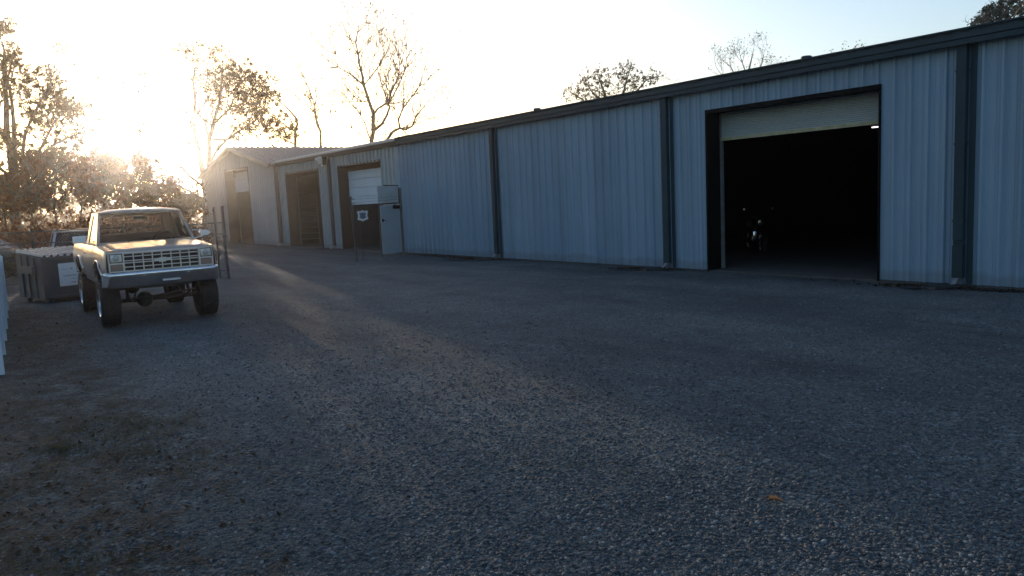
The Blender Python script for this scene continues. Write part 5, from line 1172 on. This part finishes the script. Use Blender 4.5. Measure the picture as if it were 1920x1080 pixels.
def farwood():
    r = np.random.default_rng(9); cs = []; sp = []; nn = []
    for k in range(420):
        a = R(r.uniform(-28, 24)); d = r.uniform(120, 170); z = r.uniform(0.5, 5.2)*(0.7+0.3*math.sin(a*23)); cs.append((-d*math.cos(a), d*math.sin(a), z)); sp.append(2.2); nn.append(70)
    V = leaf_cloud(cs, nn, sp, 0.42, sub=6); o = quads_np('far_wood', V, 4, M_leafb); tag(o, 'low hazy line of woods on the horizon', 'wood', kind='stuff')
farwood()

# damp dark soil washed out where the downspouts drain
M_damp = mat('damp_soil', (0.012, 0.012, 0.011), 0.55, var=0.5, vscale=14, bump=1.0, bscale=60, col2=(0.035, 0.032, 0.028))
def damp(x, y, dx, dy, w, seed):
    rr = random.Random(seed); nA = 26; nR = 6; V = []; L = math.hypot(dx, dy); ux, uy = dx/L, dy/L
    V.append((x+dx/2, y+dy/2)); F = []
    prof = [rr.uniform(0.55, 1.15) for _ in range(nA)]
    for k in range(1, nR+1):
        for a in range(nA):
            t = 2*math.pi*a/nA; s_ = k/nR*(prof[a] if k == nR else (1+(prof[a]-1)*k/nR)); u_ = math.cos(t)*s_*L/2; v_ = math.sin(t)*s_*w/2*(1+0.5*math.cos(t))
            V.append((x+dx/2+ux*u_-uy*v_, y+dy/2+uy*u_+ux*v_))
    V3 = [(a, min(b, WY-0.07), gz(a, min(b, WY-0.07))+0.022) for a, b in V]
    F = [(0, 1+a, 1+(a+1) % nA) for a in range(nA)]+[(1+(k-1)*nA+a, 1+k*nA+a, 1+k*nA+(a+1) % nA, 1+(k-1)*nA+(a+1) % nA) for k in range(1, nR) for a in range(nA)]
    o = raw('damp_soil', V3, F, M_damp); o['kind'] = 'structure'
damp(-21.0, WY-0.15, -1.9, -1.25, 0.42, 1); damp(-20.7, WY-0.2, 1.1, -0.02, 0.25, 4); damp(-13.3, WY-0.15, -1.3, -0.75, 0.5, 2); damp(-6.2, WY-0.15, -1.0, -0.75, 0.6, 3); damp(-6.3, WY-0.3, 1.0, -0.05, 0.3, 5); damp(-27.4, WY-0.25, 3.2, -0.1, 0.3, 6); damp(-23.9, WY-0.25, 2.2, -0.1, 0.25, 7)

# ------------------------------------------------------------------ loose stones, grass, leaf litter on the yard
def stones():
    r = np.random.default_rng(5)
    bm = bmesh.new(); bmesh.ops.create_icosphere(bm, subdivisions=1, radius=1); bv = np.array([v.co[:] for v in bm.verts]); bf = np.array([[v.index for v in f.verts] for f in bm.faces]); bm.free()
    N = 80000; f = 1/(1/3.3+(1/17-1/3.3)*r.random(N)**0.85); lat = r.uniform(-0.80, 0.80, N)
    fx, fy = -math.cos(CYAW), math.sin(CYAW); rx, ry = math.sin(CYAW), math.cos(CYAW)
    X = fx*f+rx*lat*f; Y = fy*f+ry*lat*f; ok = Y < 14.6
    # thin out where it is soil
    ok &= (r.random(N) < np.clip(0.12+0.30*(Y-0.4), 0.10, 1.0)); X = X[ok]; Y = Y[ok]; n = len(X)
    Z = np.array([gz(a, b) for a, b in zip(X, Y)])
    s = r.lognormal(-4.78, 0.42, n)*1.0; s = np.clip(s, 0.004, 0.017)
    sc = np.stack([s*r.uniform(0.8, 1.5, n), s*r.uniform(0.7, 1.1, n), s*r.uniform(0.35, 0.7, n)], 1)
    ang = r.uniform(0, 6.283, n); ca, sa = np.cos(ang), np.sin(ang)
    base = bv[None]*(1+r.normal(0, 0.16, (n, len(bv), 1))); P = base*sc[:, None, :]
    P2 = np.stack([P[..., 0]*ca[:, None]-P[..., 1]*sa[:, None], P[..., 0]*sa[:, None]+P[..., 1]*ca[:, None], P[..., 2]+P[..., 0]*r.normal(0, 0.25, (n, 1))], -1)
    P2 += np.stack([X, Y, Z+s*0.12], 1)[:, None, :]
    V = P2.reshape(-1, 3).astype(np.float32); F_ = (bf[None]+(np.arange(n)*len(bv))[:, None, None]).reshape(-1, 3).astype(np.int32)
    me = bpy.data.meshes.new('gravel'); me.vertices.add(len(V)); me.vertices.foreach_set('co', V.ravel()); me.loops.add(F_.size); me.loops.foreach_set('vertex_index', F_.ravel())
    me.polygons.add(len(F_)); me.polygons.foreach_set('loop_start', np.arange(0, F_.size, 3, dtype=np.int32)); me.polygons.foreach_set('loop_total', np.full(len(F_), 3, dtype=np.int32)); me.update(calc_edges=True)
    m = bpy.data.materials.new('loose_stone'); m.use_nodes = True; nn = m.node_tree.nodes; l = m.node_tree.links; p = nn['Principled BSDF']; p.inputs['Roughness'].default_value = 0.85
    g_ = nn.new('ShaderNodeNewGeometry'); cr = nn.new('ShaderNodeValToRGB'); cr.color_ramp.elements[0].color = (0.030, 0.036, 0.040, 1); cr.color_ramp.elements[1].color = (0.17, 0.20, 0.215, 1)
    e = cr.color_ramp.elements.new(0.5); e.color = (0.068, 0.082, 0.090, 1); e = cr.color_ramp.elements.new(0.8); e.color = (0.11, 0.10, 0.09, 1)
    l.new(g_.outputs['Random Per Island'], cr.inputs[0]); l.new(cr.outputs[0], p.inputs['Base Color'])
    o = link_mesh('gravel', me, m); tag(o, 'loose grey gravel stones spread over the yard', 'gravel', kind='stuff')
stones()
M_litter = leaf_mat('dead_leaves', (0.020, 0.015, 0.010), (0.10, 0.065, 0.04), 0.1)
def grass():
    r = np.random.default_rng(8); B = []
    pats = [(135, 805, 40, 10), (230, 815, 60, 14), (120, 840, 30, 8), (60, 640, 60, 12), (110, 610, 50, 8), (40, 760, 50, 20), (250, 790, 40, 8), (90, 680, 60, 14), (130, 590, 60, 6), (280, 850, 60, 10), (60, 900, 60, 20), (420, 930, 50, 10), (1040, 870, 40, 6), (150, 1050, 90, 20), (400, 740, 50, 6), (350, 600, 60, 5)]
    for x, y, sx_, sy_ in pats:
        for k in range(int(420 if x < 300 else 60)):
            a, b = r.normal(x, sx_), r.normal(y, sy_)
            if b < 560: continue
            p = on_z(a, b); h = r.uniform(0.012, 0.065); an = r.uniform(0, 6.283); ln = r.uniform(0.3, 1.8)*h; w_ = 0.0022
            d = np.array([math.cos(an), math.sin(an), 0]); c_ = np.array([-d[1], d[0], 0])*w_; b0 = np.array([p.x, p.y, gz(p.x, p.y)]); tip = b0+d*ln+np.array([0, 0, h])
            B += [b0-c_, b0+c_, tip]
    o = quads_np('grass', np.array(B), 3, M_grass); tag(o, 'sparse dry grass blades poking through the dirt at the left', 'grass', kind='stuff')
    B = []
    for k in range(900):
        px = r.uniform(-60, 700)*r.random()**0.6; py = 575+r.random()**1.2*480; p = on_z(px, py); s = r.uniform(0.012, 0.03); an = r.uniform(0, 6.283)
        a = np.array([math.cos(an), math.sin(an), r.normal(0, .25)])*s; b = np.array([-math.sin(an), math.cos(an), r.normal(0, .25)])*s*0.55; c = np.array([p.x, p.y, gz(p.x, p.y)+0.012])
        B += [c-a, c+b, c+a+np.array([0, 0, 0.008]), c-b]
    for x0, n_ in ((-21.5, 900), (-14.0, 900), (-6.8, 900), (-25.5, 260), (-24, 260), (-22.6, 200), (-8.6, 60), (-5.2, 200), (-34.5, 120), (-41.6, 120)):
        for k in range(n_):
            x = x0+r.normal(0, 0.55); y = WY-0.12-abs(r.normal(0, 0.22))-0.35*max(0, x0-x); s = r.uniform(0.012, 0.034); an = r.uniform(0, 6.283)
            a = np.array([math.cos(an), math.sin(an), r.normal(0, .4)])*s; b = np.array([-math.sin(an), math.cos(an), r.normal(0, .4)])*s*0.6; c = np.array([x, y, gz(x, y)+0.012+0.02*r.random()])
            B += [c-a, c+b, c+a+np.array([0, 0, 0.008]), c-b]
    o = quads_np('leaf_litter', np.array(B), 4, M_litter); tag(o, 'dead leaves and chips scattered at the left and along the foot of the wall', 'leaf litter', kind='stuff')
grass()
p = on_z(1452, 931, 0.02)
fl_ = thing('fallen_leaf', 'single curled orange leaf lying on the open gravel at lower right', 'leaf', (p.x, p.y, gz(p.x, p.y)+0.022), 0.6)
mb = MB(); out = [(-0.055, 0), (-0.03, 0.012), (-0.028, 0.032), (-0.005, 0.018), (0.008, 0.034), (0.018, 0.014), (0.05, 0.008), (0.062, 0), (0.05, -0.008), (0.018, -0.014), (0.008, -0.034), (-0.005, -0.018), (-0.028, -0.032), (-0.03, -0.012)]
n = len(out); V = [(x, y, 0.02*math.cos(x*40)*0.3+abs(y)*0.5) for x, y in out]+[(0, 0, 0.002)]; mb.add(V, [(i, (i+1) % n, n) for i in range(n)]); mb.build('blade', mat('orange_leaf', (0.42, 0.16, 0.04), 0.7), fl_)
mb = MB(); mb.tube([(-0.055, 0, 0.0), (-0.075, 0.004, 0.006), (-0.09, 0.0, 0.0)], 0.0018, 4); mb.build('stalk', MATS['orange_leaf'], fl_)

# ------------------------------------------------------------------ haze volume added to imitate lens glare round the sun
mb = MB(); mb.b2(-700, 700, -700, 700, -1.0, 26.0); hz_m = bpy.data.materials.new('glare_haze'); hz_m.use_nodes = True; n_ = hz_m.node_tree.nodes; n_.clear()
ho = n_.new('ShaderNodeOutputMaterial'); hv = n_.new('ShaderNodeVolumePrincipled'); hv.inputs['Color'].default_value = (0.95, 0.93, 0.92, 1); hv.inputs['Density'].default_value = HAZE; hv.inputs['Anisotropy'].default_value = 0.95
hz_m.node_tree.links.new(hv.outputs[0], ho.inputs['Volume'])
hz_o = mb.build('haze', hz_m); tag(hz_o, 'thin haze added to imitate lens glare towards the low sun', 'haze', kind='stuff')
